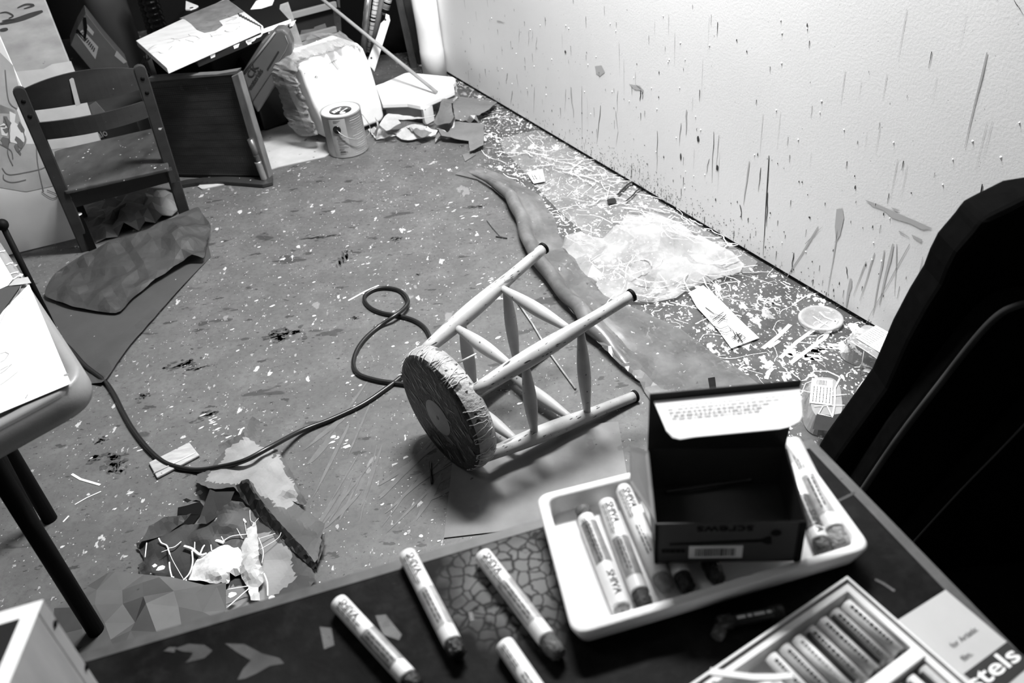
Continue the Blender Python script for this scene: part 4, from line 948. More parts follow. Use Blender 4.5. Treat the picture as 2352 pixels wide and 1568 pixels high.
build('plastic_wrap', mb, film('wrap_film', .3, .5, .1, ((22, .25, .15, .9),), .3), bag, label='crumpled clear plastic wrap')
mb = MB()
for P, w in ((((722, 178), (725, 174)), .006), (((725, 174), (729, 176), (726, 179)), .004), (((760, 140), (768, 150), (776, 160)), .003), (((765, 138), (772, 150), (779, 158)), .002), (((755, 146), (775, 135)), .003)): mb.ribbon([PB(x, y, .003) for x, y in P], w * .5, wn)
mb.blob(PB(699, 168, .003), wd, UP, .002, .002, 8, .3)
build('dark_smudges', mb, M_dark, bag)

# ================================================================== paint can
cc = V((-.589, 3.424, 0)); CR, CH = .0825, .178
can = root('paint_can', 'metal paint can with a grey printed label and wire handle on the floor', 'paint can', cc)
mb = MB(); mb.lathe(cc, UP, [(.0, CR * .96), (.002, CR), (.006, CR), (.008, CR * .985), (CH - .008, CR * .985), (CH - .006, CR * 1.0), (CH, CR * 1.0), (CH, CR * .94), (CH - .004, CR * .93)], 64, close=False)
body = build('can_body', mb, mat('can_label', .22, .45, .06, 60), can)
mb = MB(); mb.lathe(cc, UP, [(CH - .004, CR * .93), (CH - .001, CR * .91), (CH + .001, CR * .88), (CH - .004, CR * .84), (CH - .005, .001)], 64, close=False)
cl = build('lid', mb, mat('can_lid', .75, .3, .05, 20, spec=.6), can)
mb = MB(); mb.lathe(cc + UP * (CH - .0044), UP, [(0, .046), (.0005, .046), (.0005, .001)], 48, close=False); bdg = build('lid_badge', mb, mat('badge', .018, .4, .8, 25), cl)
mb = MB(); t_ = cc + UP * (CH - .0036); ax_ = V((.62, .78, 0)); ay_ = V((-.78, .62, 0))
for (u0, v0, u1, v1) in ((-.03, .012, -.016, .021), (-.013, .012, -.004, .021), (-.001, .012, .008, .021), (.011, .013, .022, .02), (-.034, .001, -.024, .009), (-.021, .001, -.013, .009), (-.01, .001, .004, .009), (.012, -.014, .03, -.009), (-.012, -.016, .008, -.011)):
    mb.face([t_ + ax_ * u0 + ay_ * v0, t_ + ax_ * u1 + ay_ * v0, t_ + ax_ * u1 + ay_ * v1, t_ + ax_ * u0 + ay_ * v1])
mb.blob(t_ + V((.012, -.03, 0)), V((1, 0, 0)), V((0, 1, 0)), .012, .009, 16, 0)
build('badge_print', mb, M_white, bdg)
ph = math.radians(-80.2); dg = math.radians
mb = MB(); mb.patch(cc, CR * .99, ph + dg(-42), ph + dg(6), .006, CH - .01, 16); strip = build('label_strip', mb, mat('can_strip', .33, .45, .05, 60), can)
rn = random.Random(81); mb = MB(); z = .018
while z < .105:
    t0 = dg(-26 + rn.uniform(-2, 2)); mb.patch(cc, CR * .995, ph + t0, ph + t0 + dg(rn.uniform(10, 26)), z, z + rn.choice((.0012, .0012, .0018)), 6); z += rn.choice((.004, .005, .006))
mb.patch(cc, CR * .995, ph + dg(-24), ph + dg(-10), .026, .031, 6)
for i in range(3): mb.patch(cc, CR * .995, ph + dg(-28), ph + dg(-8 - 5 * i), .16 - i * .004, .1618 - i * .004, 6)
build('strip_print', mb, mat('strip_print', .1, .6), strip, kind='stuff')
mb = MB()
for i in range(17):
    z = .014 + i * .0092; mb.patch(cc, CR * .992, ph + dg(14 + rn.uniform(0, 22)), ph + dg(66 - rn.uniform(0, 6)), z, z + rn.choice((.0012, .0025)), 10)
build('label_print', mb, mat('label_print', .48, .6), body)
be = cc + V((math.cos(ph + dg(-21)), math.sin(ph + dg(-21)), 0)) * CR * .985 + UP * .125; bn_ = V((math.cos(ph + dg(-21)), math.sin(ph + dg(-21)), 0))
mb = MB(); mb.lathe(be, bn_, [(0, .0165), (.0025, .0165), (.0035, .0145), (.0035, .009), (.0015, .007), (.0015, .001)], 28, close=False); build('handle_ear', mb, M_blackgl, can)
hw = []
for i in range(25):
    t = i / 24; a = ph + dg(-21) + PI * t * .98; r = CR * (1.03 + .25 * math.sin(PI * t)); hw.append(cc + V((math.cos(a) * r, math.sin(a) * r, .125 - .055 * math.sin(PI * min(1, t * 1.25)) ** .8)))
mb = MB(); mb.tube([be + bn_ * .002] + hw[1:], .0016, 8); build('wire_handle', mb, M_chrome, can)

# ================================================================== white step, pole, planks and frames
stp = root('step_stool', 'low white plastic step with a paint-flecked leg in front of the torn vinyl', 'step', F(985, 262))
zt = .095
top = [(862, 196), (880, 190), (928, 168), (938, 166), (990, 171), (1040, 176), (1046, 180), (1046, 187), (1040, 193), (1042, 197), (1044, 208), (1036, 212), (985, 234), (966, 242), (935, 236), (878, 238)]
mb = MB(); mb.prism([F(x, y, zt) for x, y in top], V((0, 0, -.022))); build('step_top', mb, mat('step_white', .8, .4, .03, 8, spots=((50, .16, .05, .05),)), stp, bevel=.004)
mb = MB(); mb.obox(F(884, 240, zt - .02), F(966, 244, zt - .02) - F(884, 240, zt - .02), V((.003, .012, 0)), V((0, 0, -.05))); build('apron', mb, M_light, stp)
mb = MB(); mb.prism([F(x, y, zt - .02) for x, y in ((966, 246), (988, 237), (993, 241), (972, 252))], V((0, 0, -.07))); build('leg', mb, mat('step_leg', .75, .5, .1, 20, spots=((45, .3, .2, .12),)), stp)
mb = MB(); mb.prism([F(x, y, .001) for x, y in ((955, 268), (965, 264), (992, 264), (1002, 260), (1000, 266), (980, 273), (960, 274))], V((0, 0, .012))); build('foot', mb, MATS['step_leg'], stp)
for x, y in ((870, 205), (1036, 186), (935, 175)):
    p = F(x, y, zt); mb = MB(); mb.obox(V((p.x - .02, p.y, 0)), V((.04, 0, 0)), V((0, .03, 0)), V((0, 0, zt - .02))); build('leg', mb, M_white, stp)
p = F(1003, 212, zt + .009); q = PY(742, 0, 4.2); mb = MB(); mb.tube([p, q, q + (q - p) * .12], .0085, 12)
build('wooden_pole', mb, mat('pole', .3, .5, .15, 20), label='long grey wooden pole slanting from the white step up to the drawer unit', cat='pole')
mb = MB(); mb.prism([PY(x, y, 3.98) for x, y in ((886, 33), (894, 37), (896, 48), (876, 112), (860, 165), (855, 158), (842, 146), (866, 82), (874, 55), (884, 46))], V((0, .012, 0)))
pk_ = build('white_plank', mb, M_white, label='white-painted slat with screw holes leaning behind the wrapped roll', cat='slat', bevel=.001)
mb = MB()
for x, y in ((885, 45), (853, 133)): mb.lathe(PY(x, y, 3.9795), V((0, -1, 0)), [(0, .0045), (.0008, .0045), (.0008, .001)], 12, close=False)
build('screw_hole', mb, M_dark, pk_)
mb = MB(); mb.prism([PY(x, y, 4.62) for x, y in ((778, -40), (962, -40), (985, 172), (790, 165))], V((0, .02, 0)))
build('black_backdrop', mb, M_black, label='big black board added to darken the corner behind the tubes and wooden bars', cat='board')  # black panel added to cover the lit wall behind the tubes
def leaner(name, P, Y, th, m, lab_, cat): 
    mb = MB(); mb.prism([PY(x, y, Y) for x, y in P], V((0, th, 0))); return build(name, mb, m, label=lab_, cat=cat, bevel=.002)
leaner('stretcher_frame', ((906, -12), (922, -12), (962, 166), (945, 164)), 4.36, .03, mat('frame_brown', .055, .5, .4, 14, spots=((30, .25, .12, .3),), stretch=(3, 3, 1)), 'dark paint-marked wooden bar leaning next to the white roll', 'wooden bar')
leaner('stretcher_frame', ((923, -12), (940, -12), (976, 168), (964, 167)), 4.4, .03, mat('frame_dark', .03, .5, .3, 14), 'darkest wooden bar leaning between the marked bar and the white roll', 'wooden bar')
mb = MB(); mb.tube([PY(847, -14, 4.3), PY(842, 30, 4.3), PY(834, 120, 4.3)], .016, 16); build('metal_tube', mb, mat('metal_tube', .5, .25, .2, 20, metal=.8), label='shiny metal tube standing behind the wrapped roll', cat='tube')
for (x0, y0, x1, y1, r, nm, lab_, vv) in ((866, -14, 846, 118, .013, 'banded_tube', 'narrow pale tube with black bands beside the metal tube', .5), (895, -14, 882, 32, .019, 'banded_tube', 'thicker pale banded tube above the white slat', .6), (881, -14, 852, 118, .014, 'grey_rod', 'plain grey rod between the two banded tubes', .12)):
    a = PY(x0, y0, 4.32); b = PY(x1, y1, 4.32); a2 = a + (a - b) * .1
    mb = MB(); mb.tube([b, a2], r, 16); o = build(nm, mb, mat(nm + str(vv), vv, .5, .2, 30), label=lab_, cat='tube')
    if 'rod' not in nm:
        mb = MB(); k = 14; rn = random.Random(int(x0)); L = (a - b).length; d = (a - b).normalized()
        for i in range(k):
            t = (i + rn.uniform(.1, .5)) / k * L; w_ = rn.choice((.002, .003, .008)); mb.tube([b + d * t, b + d * (t + w_)], r * 1.03, 16)
        build('black_band', mb, M_black, o)
b = F(1000, 176); a = PY(965, -60, 4.2); mb = MB(); mb.tube([b, b.lerp(a, .28), b.lerp(a, .29), b.lerp(a, .5), a], [.058, .058, .0565, .0565, .0565], 40)
build('canvas_roll', mb, mat('roll', .78, .55, .05, 14), label='tall thick white roll standing in the corner by the right wall', cat='roll')
# column, carton, bottle and odds in the dark corner
b = PY(292, 160, 4.75); b.z = 0; mb = MB(); mb.lathe(b, UP, [(0, .115), (1.6, .115)], 40); build('support_column', mb, mat('column', .12, .6, .15, 4), label='dark grey round column rising behind the carton', cat='column')
mb = MB(); cp_ = lambda x, y, o=0.: PY(x, y, 4.15 - o)
mb.prism([cp_(x, y) for x, y in ((162, 104), (180, 60), (197, 30), (208, 44), (240, 86), (292, 146))] + [V((cp_(292, 146).x, 4.15, 0)), V((cp_(214, 166).x, 4.15, 0)), cp_(214, 166)], V((-.06, .16, 0)))
ct = build('carton', mb, mat('carton', .085, .7, .15, 10), label='open brown carton with printed labels by the dark column', cat='carton', bevel=.003)
mb = MB(); mb.face([cp_(x, y, .001) for x, y in ((176, 78), (190, 68), (226, 108), (219, 136))]); mb.face([cp_(x, y, .001) for x, y in ((268, 116), (292, 142), (284, 146), (263, 128))]); mb.face([cp_(x, y, .001) for x, y in ((199, 54), (216, 74), (213, 82), (198, 66))]); lb = build('paper_label', mb, M_light, ct)
mb = MB(); rn = random.Random(91)
for i in range(9):
    t = i / 9; mb.ribbon([cp_(184 + 34 * t, 78 + 46 * t, .002), cp_(191 + 30 * t, 74 + 40 * t, .002)], rn.choice((.003, .006)), V((0, -1, 0)))
build('label_print', mb, M_dark, lb)
mb = MB(); mb.ribbon([cp_(194, 40, .006), cp_(197, 62, .01), cp_(195, 88, .012), cp_(176, 68, .006)], .014, V((0, -1, 0))); build('black_strap', mb, M_black, ct)
mb = MB(); mb.obox(V((-1.95, 3.66, 0)), V((.5, -.12, 0)), V((.1, .3, 0)), V((0, 0, .2))); bx2 = build('grey_carton', mb, mat('grey_carton', .04, .7, .2, 8), label='low grey carton with pale lettering seen through the chair back', cat='carton', bevel=.004)
mb = MB(); o = PP(228, 317, V((-1.95, 3.66, 0)), V((.233, .972, 0)).normalized()) - V((0, .003, 0)); flat_text(mb, 'alo', o, V((.9, -.2, .25)).normalized(), V((-.2, .1, .95)).normalized(), .03); build('lettering', mb, M_light, bx2)
mb = MB(); mb.prism([PY(x, y, 3.5) for x, y in ((205, 242), (219, 233), (241, 257), (212, 263))], V((0, .002, 0))); build('card_flap', mb, M_mid, bx2)
# painted panel behind the partition
pn = C0 - LN * .42; PPn = lambda x, y, o=0.: PP(x, y, pn, LN) + LN * o
r0 = PPn(228, 317); r0.z = 0; r1 = PPn(105, 0); r1.z = 1.3
mb = MB(); mb.prism([V((r0.x, r0.y, 0)), V((r0.x, r0.y, 1.3)), V((r0.x, r0.y, 1.3)) + LD * 1.1, V((r0.x, r0.y, 0)) + LD * 1.1], -LN * .03)
pnl = build('painted_panel', mb, mat('panel_paint', .36, .6, .25, 8, spots=((20, .2, .15, .2), (12, .22, .2, .5)), stretch=(1, 1, 2.2)), label='tall painted panel standing behind the edge of the left partition', cat='panel', bevel=.002)
mb = MB()
for P, w in ((((0, 55), (40, 45), (75, 33), (98, 25)), .016), (((0, 30), (15, 28), (30, 36), (20, 42)), .006), (((40, 18), (60, 10), (78, 12), (55, 20)), .007), (((0, 70), (18, 66)), .012), (((5, 48), (25, 45), (35, 48)), .006)): pts = spline([PPn(*q, .001) for q in P], 5); mb.ribbon(pts, [w * (.35 + .65 * math.sin(PI * (k + .5) / len(pts))) for k in range(len(pts))], LN)
build('dark_wrinkles', mb, M_dark, pnl)
mb = MB(); mb.face([PPn(x, y, .0008) for x, y in ((30, 165), (100, 158), (120, 147), (163, 140), (200, 235), (232, 330), (100, 345), (60, 240))]); build('pale_band', mb, mat('panel_pale', .52, .6, .1, 12), pnl)
# black jar, wires, white tag
b = PY(352, 40, 4.5); mb = MB(); pr2 = [(-max(.1, b.z), .05), (-.1, .05)]
for i in range(9): pr2 += [(-.08 + i * .028, .046), (-.072 + i * .028, .052), (-.06 + i * .028, .052)]
mb.lathe(V((b.x, b.y, max(.1, b.z))), UP, pr2 + [(.2, .02)], 32); build('black_jar', mb, M_blackgl, label='glossy black ribbed jar in the dark above the canvases', cat='jar')
mb = MB(); mb.prism([F(x, y, .4485) for x, y in ((428, 5), (456, 16), (450, 20), (438, 24), (427, 24))], V((0, 0, .006))); tg = build('white_tag', mb, M_white, label='small white plastic tag with a hole above the stacked canvases', cat='tag')
mb = MB(); mb.lathe(F(440, 18, .4548), UP, [(0, .009), (.001, .009), (.001, .001)], 14, close=False); build('hole', mb, M_black, tg)
mb = MB(); rn = random.Random(101)
for i in range(6): mb.tube(spline([PY(322 + rn.uniform(-6, 8), 108, 3.6), PY(335 + rn.uniform(-8, 12), 130, 3.58), PY(325 + rn.uniform(-8, 14), 155, 3.55), PY(345 + rn.uniform(-10, 8), 182, 3.5), PY(352 + rn.uniform(-6, 6), 250, 3.5)], 5), .003, 6)
build('wire_bundle', mb, M_dark, label='tangle of dark wires hanging between the chair and the canvases', cat='wires')

# ================================================================== folding table on the left
TZ = .66
def rounded(P, rads, n=8):
    out = []
    for i, q in enumerate(P):
        a, c = P[i - 1], P[(i + 1) % len(P)]; r = rads[i] if isinstance(rads, (list, tuple)) else rads
        p0 = q + (a - q).normalized() * r; p2 = q + (c - q).normalized() * r
        for k in range(n + 1):
            t = k / n; out.append(p0 * (1 - t) ** 2 + q * 2 * t * (1 - t) + p2 * t * t)
    return out
tA = F(212, 868, TZ); tB = F(62, 642, TZ); tC = F(0, 982, TZ)
te = (tB - tA).normalized(); tf = (tC - tA).normalized()
tab = root('folding_table', 'grey plastic folding table with rounded corners and black legs at the left', 'table', V((tA.x - .2, tA.y + .2, 0)))
T4 = [tA, tA + te * 1.0, tA + te * 1.0 + tf * .6, tA + tf * .6]
def inset(P, d):
    c = sum(P, V()) / 4; out = []
    for i, q in enumerate(P):
        a, b = (P[i - 1] - q).normalized(), (P[(i + 1) % 4] - q).normalized(); out.append(q + (a + b) * d)
    return out
rings = []
for d, z, r in ((.012, -.052, .055), (.004, -.05, .06), (0, -.036, .062), (.002, -.012, .06), (.006, -.008, .058), (.006, -.004, .058), (.01, 0, .055), (.022, .0, .045), (.026, -.003, .042), (.034, -.003, .036), (.037, -.001, .034)):
    rings.append([q + UP * z for q in rounded(inset(T4, d), r)])
mb = MB(); vs = [[mb.bm.verts.new(q) for q in R_] for R_ in rings]
for a, b in zip(vs, vs[1:]):
    for i in range(len(a)):
        f = mb.bm.faces.new((a[i], a[(i + 1) % len(a)], b[(i + 1) % len(a)], b[i])); f.smooth = True
mb.bm.faces.new(vs[-1]); mb.bm.faces.new(vs[0][::-1])
ttop = build('table_top', mb, mat('table_plastic', .2, .4, .06, 20, bump=.05, bscale=250), tab)
for bx, by, hx in ((115, 1192, 0), (237, 1474, 0)):
    p = F(bx, by); mb = MB(); mb.tube([V((p.x, p.y, .0)), V((p.x, p.y, TZ - .05))], .0165, 16); build('leg', mb, M_black, tab)
p = F(237, 1474); q = F(115, 1192)
mb = MB(); mb.tube([V((q.x, q.y, .6)), V((p.x, p.y, .24))], .011, 12); build('leg_brace', mb, M_black, tab)
for k in (0, 1):
    p2 = (F(237, 1474) if k else F(115, 1192)) + tf * .4 + te * (.5 if not k else 0); mb = MB(); mb.tube([V((p2.x, p2.y, 0)), V((p2.x, p2.y, TZ - .05))], .0165, 16); build('leg', mb, M_black, tab)
zz = TZ + .0035
pz = lambda L, z=zz: [F(x, y, z) for x, y in L]
mb = MB(); mb.prism(pz(((67, 653), (163, 881), (0, 949), (-90, 990), (-140, 820), (0, 722))), UP * .0006)
p1 = build('drawing_paper', mb, M_paper, label='white drawing paper with thin pencil curves at the near corner of the folding table', cat='paper')
mb = MB()
for P, w in ((((0, 812), (12, 808), (20, 812), (12, 825), (0, 832)), .0016), (((0, 850), (14, 842), (28, 835), (12, 850), (0, 858)), .0016), (((0, 884), (20, 870), (42, 852)), .0014), (((0, 742), (15, 710), (45, 665), (49, 654)), .0012), (((37, 692), (55, 683)), .001), (((58, 915), (64, 905)), .002)): mb.ribbon(pz(P, zz + .0012), w, UP)
mb.blob(F(152, 860, zz + .0012), V((1, 0, 0)), V((0, 1, 0)), .004, .003, 8, .3)
build('pencil_lines', mb, M_ink2, p1)
mb = MB(); mb.prism(pz(((-60, 470), (0, 590), (30, 640), (18, 656), (0, 664), (-120, 700), (-200, 560))), UP * .0006)
build('drawing_paper', mb, M_paper, label='white drawing paper at the far end of the folding table', cat='paper')
mb = MB(); mb.prism(pz(((-60, 690), (0, 664), (20, 658), (50, 653), (20, 695), (0, 724), (-60, 770)), zz + .0008), UP * .0006)
build('dark_paper', mb, mat('dark_paper', .04, .7), label='dark grey paper wedge between the two white drawings', cat='paper')
mb = MB(); P = [F(x, y, TZ + .006) for x, y in ((20, 656), (35, 641), (64, 636), (72, 650), (45, 654))]; mb.prism(P, UP * .0005)
build('masking_tape', mb, M_light, label='torn strip of masking tape on the folding table rim', cat='tape')
mb = MB()
for P in (((0, 578), (12, 575)), ((15, 608), (22, 604), (30, 603)), ((34, 608), (39, 609)), ((23, 629), (32, 626), (42, 624)), ((45, 629), (52, 631)), ((30, 641), (40, 634), (52, 633))): mb.ribbon(pz(P, TZ + .0012), .004, UP)
build('white_paint_drips', mb, M_white, ttop)
# black post with ball
b = PY(5, 516, 2.2); mb = MB(); mb.tube([V((b.x, b.y, 0)), V((b.x, b.y, b.z))], .0085, 12); ps = root('ball_post', 'thin black post topped by a black ball beyond the folding table', 'post', V((b.x, b.y, 0)))
build('post', mb, M_black, ps)
mb = MB(); bmesh.ops.create_uvsphere(mb.bm, u_segments=20, v_segments=12, radius=.0165); bmesh.ops.translate(mb.bm, verts=mb.bm.verts, vec=b); build('ball', mb, M_black, ps, smooth=True)

# ================================================================== desk in front
DZ = .74
dC = F(1865, 1009, DZ); dL = F(220, 1491, DZ); dR = F(2314, 1470, DZ)
u1 = (dL - dC).normalized(); u2 = (dR - dC).normalized()
desk = root('work_desk', 'dark paint-scuffed work desk with worn pale edges in the foreground', 'desk', V((dC.x - .3, dC.y - .3, 0)))
D4 = [dC, dC + u1 * 1.15, dC + u1 * 1.15 + u2 * .62, dC + u2 * .62]
def desk_material():
    s = NT('desk_top'); co = s.co
    n1 = s.noise(co, 5, 5, .6); n2 = s.noise(co, 40, 5, .7)
    c = s.mix(s.ramp(n1, .35, .7), .003, .012)
    c = s.mix(s.math('MULTIPLY', s.ramp(n2, .5, .75), .5), c, .02)
    c = s.mix(s.math('MULTIPLY', s.spots(s.mapping(co, (1, 1.6, 1), (0, 0, .4)), 11, .2, 1.6, .22), .85), c, .035)
    # crackled bare patch beside the polystyrene tray
    p = F(1190, 1330, DZ) - ORG[desk.name]
    d = s.n('ShaderNodeVectorMath', operation='DISTANCE'); s.l(s.warp(co, 30, .05), d.inputs[0]); d.inputs[1].default_value = p
    m = s.ramp(d.outputs['Value'], .03, .085, 1, 0)
    v = s.n('ShaderNodeTexVoronoi', feature='DISTANCE_TO_EDGE'); v.inputs['Scale'].default_value = 75; s.l(s.warp(co, 60, .012), v.inputs['Vector'])
    cr_ = s.mix(s.ramp(v.outputs['Distance'], .02, .12), .015, .15)
    c = s.mix(m, c, cr_)
    return s.finish(c, .55, n2, .04, bstr=.1)
MD = desk_material()
mb = MB(); mb.prism([q for q in D4], V((0, 0, -.026))); build('desk_top', mb, MD, desk)
mb = MB()
e1, e2 = dC + UP * .0006, D4[1] + UP * .0006
nrm1 = u2 * .012; nrm2 = u1 * .0115
mb.prism([e1, e2, e2 + nrm1, e1 + nrm1 + nrm2], V((0, 0, -.0285))); mb2 = MB(); mb2.prism([e1, e1 + nrm1 + nrm2, D4[3] + UP * .0006 + nrm2, D4[3] + UP * .0006], V((0, 0, -.0285)))
M_edge = mat('desk_edge', .06, .5, .35, 40, spots=((90, .22, .2, .03),))
build('edge_strip', mb, M_edge, desk, label='worn pale wooden strip along the desk edge'); build('edge_strip', mb2, M_edge, desk, label='worn pale wooden strip along the desk edge')
for i, (a, b) in enumerate(((.06, .06), (1.09, .06), (1.09, .56), (.06, .56))):
    p = dC + u1 * a + u2 * b; mb = MB(); mb.obox(V((p.x - .02, p.y - .02, 0)), V((.04, 0, 0)), V((0, .04, 0)), V((0, 0, DZ - .027))); build('leg', mb, M_dark, desk)
sm = MB(); rn = random.Random(111)                     # traced bare patches on the desk top
for L in (((400, 1490), (430, 1478), (470, 1480), (490, 1495), (470, 1512), (425, 1522), (440, 1508), (445, 1497), (415, 1496)), ((515, 1478), (560, 1480), (600, 1500), (640, 1510), (655, 1525), (620, 1530), (590, 1545), (560, 1560), (548, 1560), (555, 1535), (575, 1515), (545, 1498)), ((860, 1415), (885, 1410), (900, 1425), (925, 1455), (915, 1470), (880, 1455)), ((735, 1440), (760, 1440), (770, 1480), (745, 1490)), ((375, 1493), (388, 1484), (402, 1487), (398, 1497))):
    sm.face([F(x + rn.uniform(-3, 3), y + rn.uniform(-2, 2), DZ + .0006) for x, y in L])
for P, w in ((((2010, 1330), (2030, 1340), (2055, 1357)), .003), (((1925, 1150), (1965, 1130)), .003), (((1080, 1405), (1085, 1425)), .004)): sm.ribbon([F(x, y, DZ + .0006) for x, y in P], w, UP)
build('bare_patches', sm, film('bare_patch', .085, .62, .5, ((60, .4, .4, .02),), .5), desk, kind='stuff')

# ---- oil paint sticks
M_wrap = mat('stick_wrap', .7, .35, .04, 60, spec=.5)
BANDS = [mat('stick_band_%s' % n, v, .35, .35, 70, stretch=(1, 1, 1)) for n, v in (('grey', .22), ('pale', .34), ('dark', .1))]
M_tipd = mat('stick_tip', .012, .35, .4, 60, spec=.5, bump=.6, bscale=200)
M_tipl = mat('stick_tip_pale', .25, .5, .3, 60, bump=.5, bscale=200)
TIPS = dict(dark=M_tipd, pale=M_tipl, mid=mat('stick_tip_mid', .09, .5, .3, 60, bump=.5, bscale=200))
def paint_stick(p0, p1, lab_, r=.0092, band=0, tip='dark', tiplen=.012, seed=1, brand=True, roll=-.12, band_at=(.45, .86), head=None, group='oil paint sticks on the desk and in the tray', upend=False):
    """p0 the closed end, p1 the mouth of the wrapper"""
    rn = random.Random(seed); a = (p1 - p0); L = a.length; a.normalize()
    s = a.cross(UP).normalized(); u = s.cross(a); s = -s                      # s points to the right as seen from the chair
    o = root('paint_stick', lab_, 'paint stick', (p0 + p1) / 2 - u * r, group)
    mb = MB(); mb.lathe(p0, a, [(0, r * .8), (.001, r * .97), (.004, r), (L - .003, r), (L, r * .99), (L, r * .9)], 32)
    w = build('wrapper', mb, M_wrap, o)
    cyl = lambda x, th, rr: p0 + a * x + (u * math.cos(th) + s * math.sin(th)) * rr
    def cp(mb, x0, x1, t0, t1, rr, n=10):
        A = [mb.bm.verts.new(cyl(x0, t0 + (t1 - t0) * i / n, rr)) for i in range(n + 1)]; B = [mb.bm.verts.new(cyl(x1, t0 + (t1 - t0) * i / n, rr)) for i in range(n + 1)]
        for i in range(n):
            f = mb.bm.faces.new((A[i], A[i + 1], B[i + 1], B[i])); f.smooth = True
    if band is not None:
        mb = MB(); cp(mb, L * band_at[0], L * band_at[1], -1.1 + roll, 1.3 + roll, r + .0002, 16); build('colour_band', mb, BANDS[band], w)
    mb = MB()
    if brand:
        k = .0072 / .7; tw = text_width('SHIVA') * k; x0 = L * (.06 if not upend else .66)
        text(mb, 'SHIVA', lambda x, y: cyl(x0 + x * k * 1.05, roll + (y * k - .001) / r, r + .0004))
    for j in range(3):
        x = L * .07; th = roll - .25 - j * .22
        while x < L * .36:
            l = rn.uniform(.003, .01); cp(mb, x, x + l, th, th + .09, r + .0004, 2); x += l + .0012
    for j in range(2):
        x = L * (band_at[0] + .04); th = roll - .42 + j * .35
        while x < L * (band_at[1] - .06):
            l = rn.uniform(.003, .009); cp(mb, x, x + l, th, th + .14, r + .0005, 2); x += l + .0015
    build('lettering', mb, M_ink, w)
    mb = MB(); n = 22; P = []
    for i in range(7):
        t = i / 6; P.append((-.004 + (tiplen + .004) * t, r * (.93 - .12 * t ** 3)))
    mb.lathe(p1, a, P + [(tiplen + .002, r * .45), (tiplen + .002, .0003)], n)
    for v in mb.bm.verts: v.co += V((rn.gauss(0, 1), rn.gauss(0, 1), rn.gauss(0, 1))) * (.0006 if (v.co - p1).dot(a) > .001 else 0)
    build('pigment_tip', mb, TIPS[tip], o, label=tip + ' exposed paint at the end')
    if head:
        mb = MB(); mb.lathe(p0 - a * .014, a, [(0, r * .5), (.002, r * .85), (.016, r * .9)], 24); build('pigment_head', mb, TIPS[head], o)
    return o
zs_ = DZ + .0094 + .0002
SK = lambda q0, q1, z=zs_: (F(q0[0], q0[1], z), F(q1[0], q1[1], z))
paint_stick(*SK((777, 1382), (938, 1557)), 'paint stick on the bare desk, leftmost, with a grey label band', seed=1, band=0)
paint_stick(*SK((935, 1272), (1040, 1477)), 'paint stick with a dark tip whose end overhangs the far desk edge', seed=2, band=1, tiplen=.014)
paint_stick(*SK((1108, 1274), (1256, 1468)), 'paint stick with a long grey label window lying beside the polystyrene tray', seed=3, band=1, tip='mid', tiplen=.02, band_at=(.38, .84))
paint_stick(*SK((1158, 1478), (1268, 1640)), 'plain white paint stick nearest the camera, running off the desk view', seed=4, band=None, brand=False)

# ---- polystyrene tray
RZ = DZ + .028
t4 = [F(1230, 1136, RZ), F(1812, 992, RZ), F(2006, 1258, RZ), F(1316, 1462, RZ)]
rings = []
for d, z, r in ((.008, -.0265, .012), (.0, -.002, .016), (.002, 0, .016), (.009, 0, .013), (.011, -.002, .011), (.014, -.0215, .01)):
    rings.append([q + UP * z for q in rounded(inset(t4, d), r, 6)])
mb = MB(); vs = [[mb.bm.verts.new(q) for q in R_] for R_ in rings]
for a, b in zip(vs, vs[1:]):
    for i in range(len(a)):
        f = mb.bm.faces.new((a[i], a[(i + 1) % len(a)], b[(i + 1) % len(a)], b[i])); f.smooth = True
mb.bm.faces.new(vs[-1]); mb.bm.faces.new(vs[0][::-1])
tray = build('foam_tray', mb, mat('polystyrene', .82, .6, .03, 60, bump=.08, bscale=300), label='white polystyrene tray of paint sticks on the desk with a screw box on top', cat='tray')
zt_ = DZ + .0065 + .0094
TK = lambda q0, q1, dz=0: (F(q0[0], q0[1], zt_ + dz), F(q1[0], q1[1], zt_ + dz))
G_ = 'oil paint sticks on the desk and in the tray'
paint_stick(*TK((1345, 1188), (1428, 1398)), 'leftmost paint stick in the tray, its blunt grey head at the far end', seed=5, band=0, band_at=(.1, .56), upend=True, tip='pale', tiplen=.002, head='mid')
paint_stick(*TK((1392, 1154), (1470, 1362)), 'second paint stick from the left in the tray, dark label and black tip', seed=6, band=0, tiplen=.016)
paint_stick(*TK((1430, 1122), (1518, 1325), .001), 'third paint stick in the tray, pale tip, half under the screw box', seed=7, band=None, tip='pale', tiplen=.014)
paint_stick(*TK((1490, 1150), (1566, 1322)), 'paint stick under the front of the screw box with a black tip', seed=8, band=2, tiplen=.016)
paint_stick(*TK((1560, 1140), (1628, 1288)), 'paint stick hidden beneath the middle of the screw box, black tip showing', seed=9, band=None, brand=False, tiplen=.024)
paint_stick(*TK((1812, 1075), (1885, 1245)), 'paint stick with bold lettering in the shaded right of the tray', seed=10, band=2, tip='mid', upend=True)
paint_stick(*TK((1818, 1018), (1918, 1222), .001), 'rightmost fat paint stick in the tray with a crumpled paper end', r=.0112, seed=11, band=1, brand=False, tip='pale', tiplen=.022)

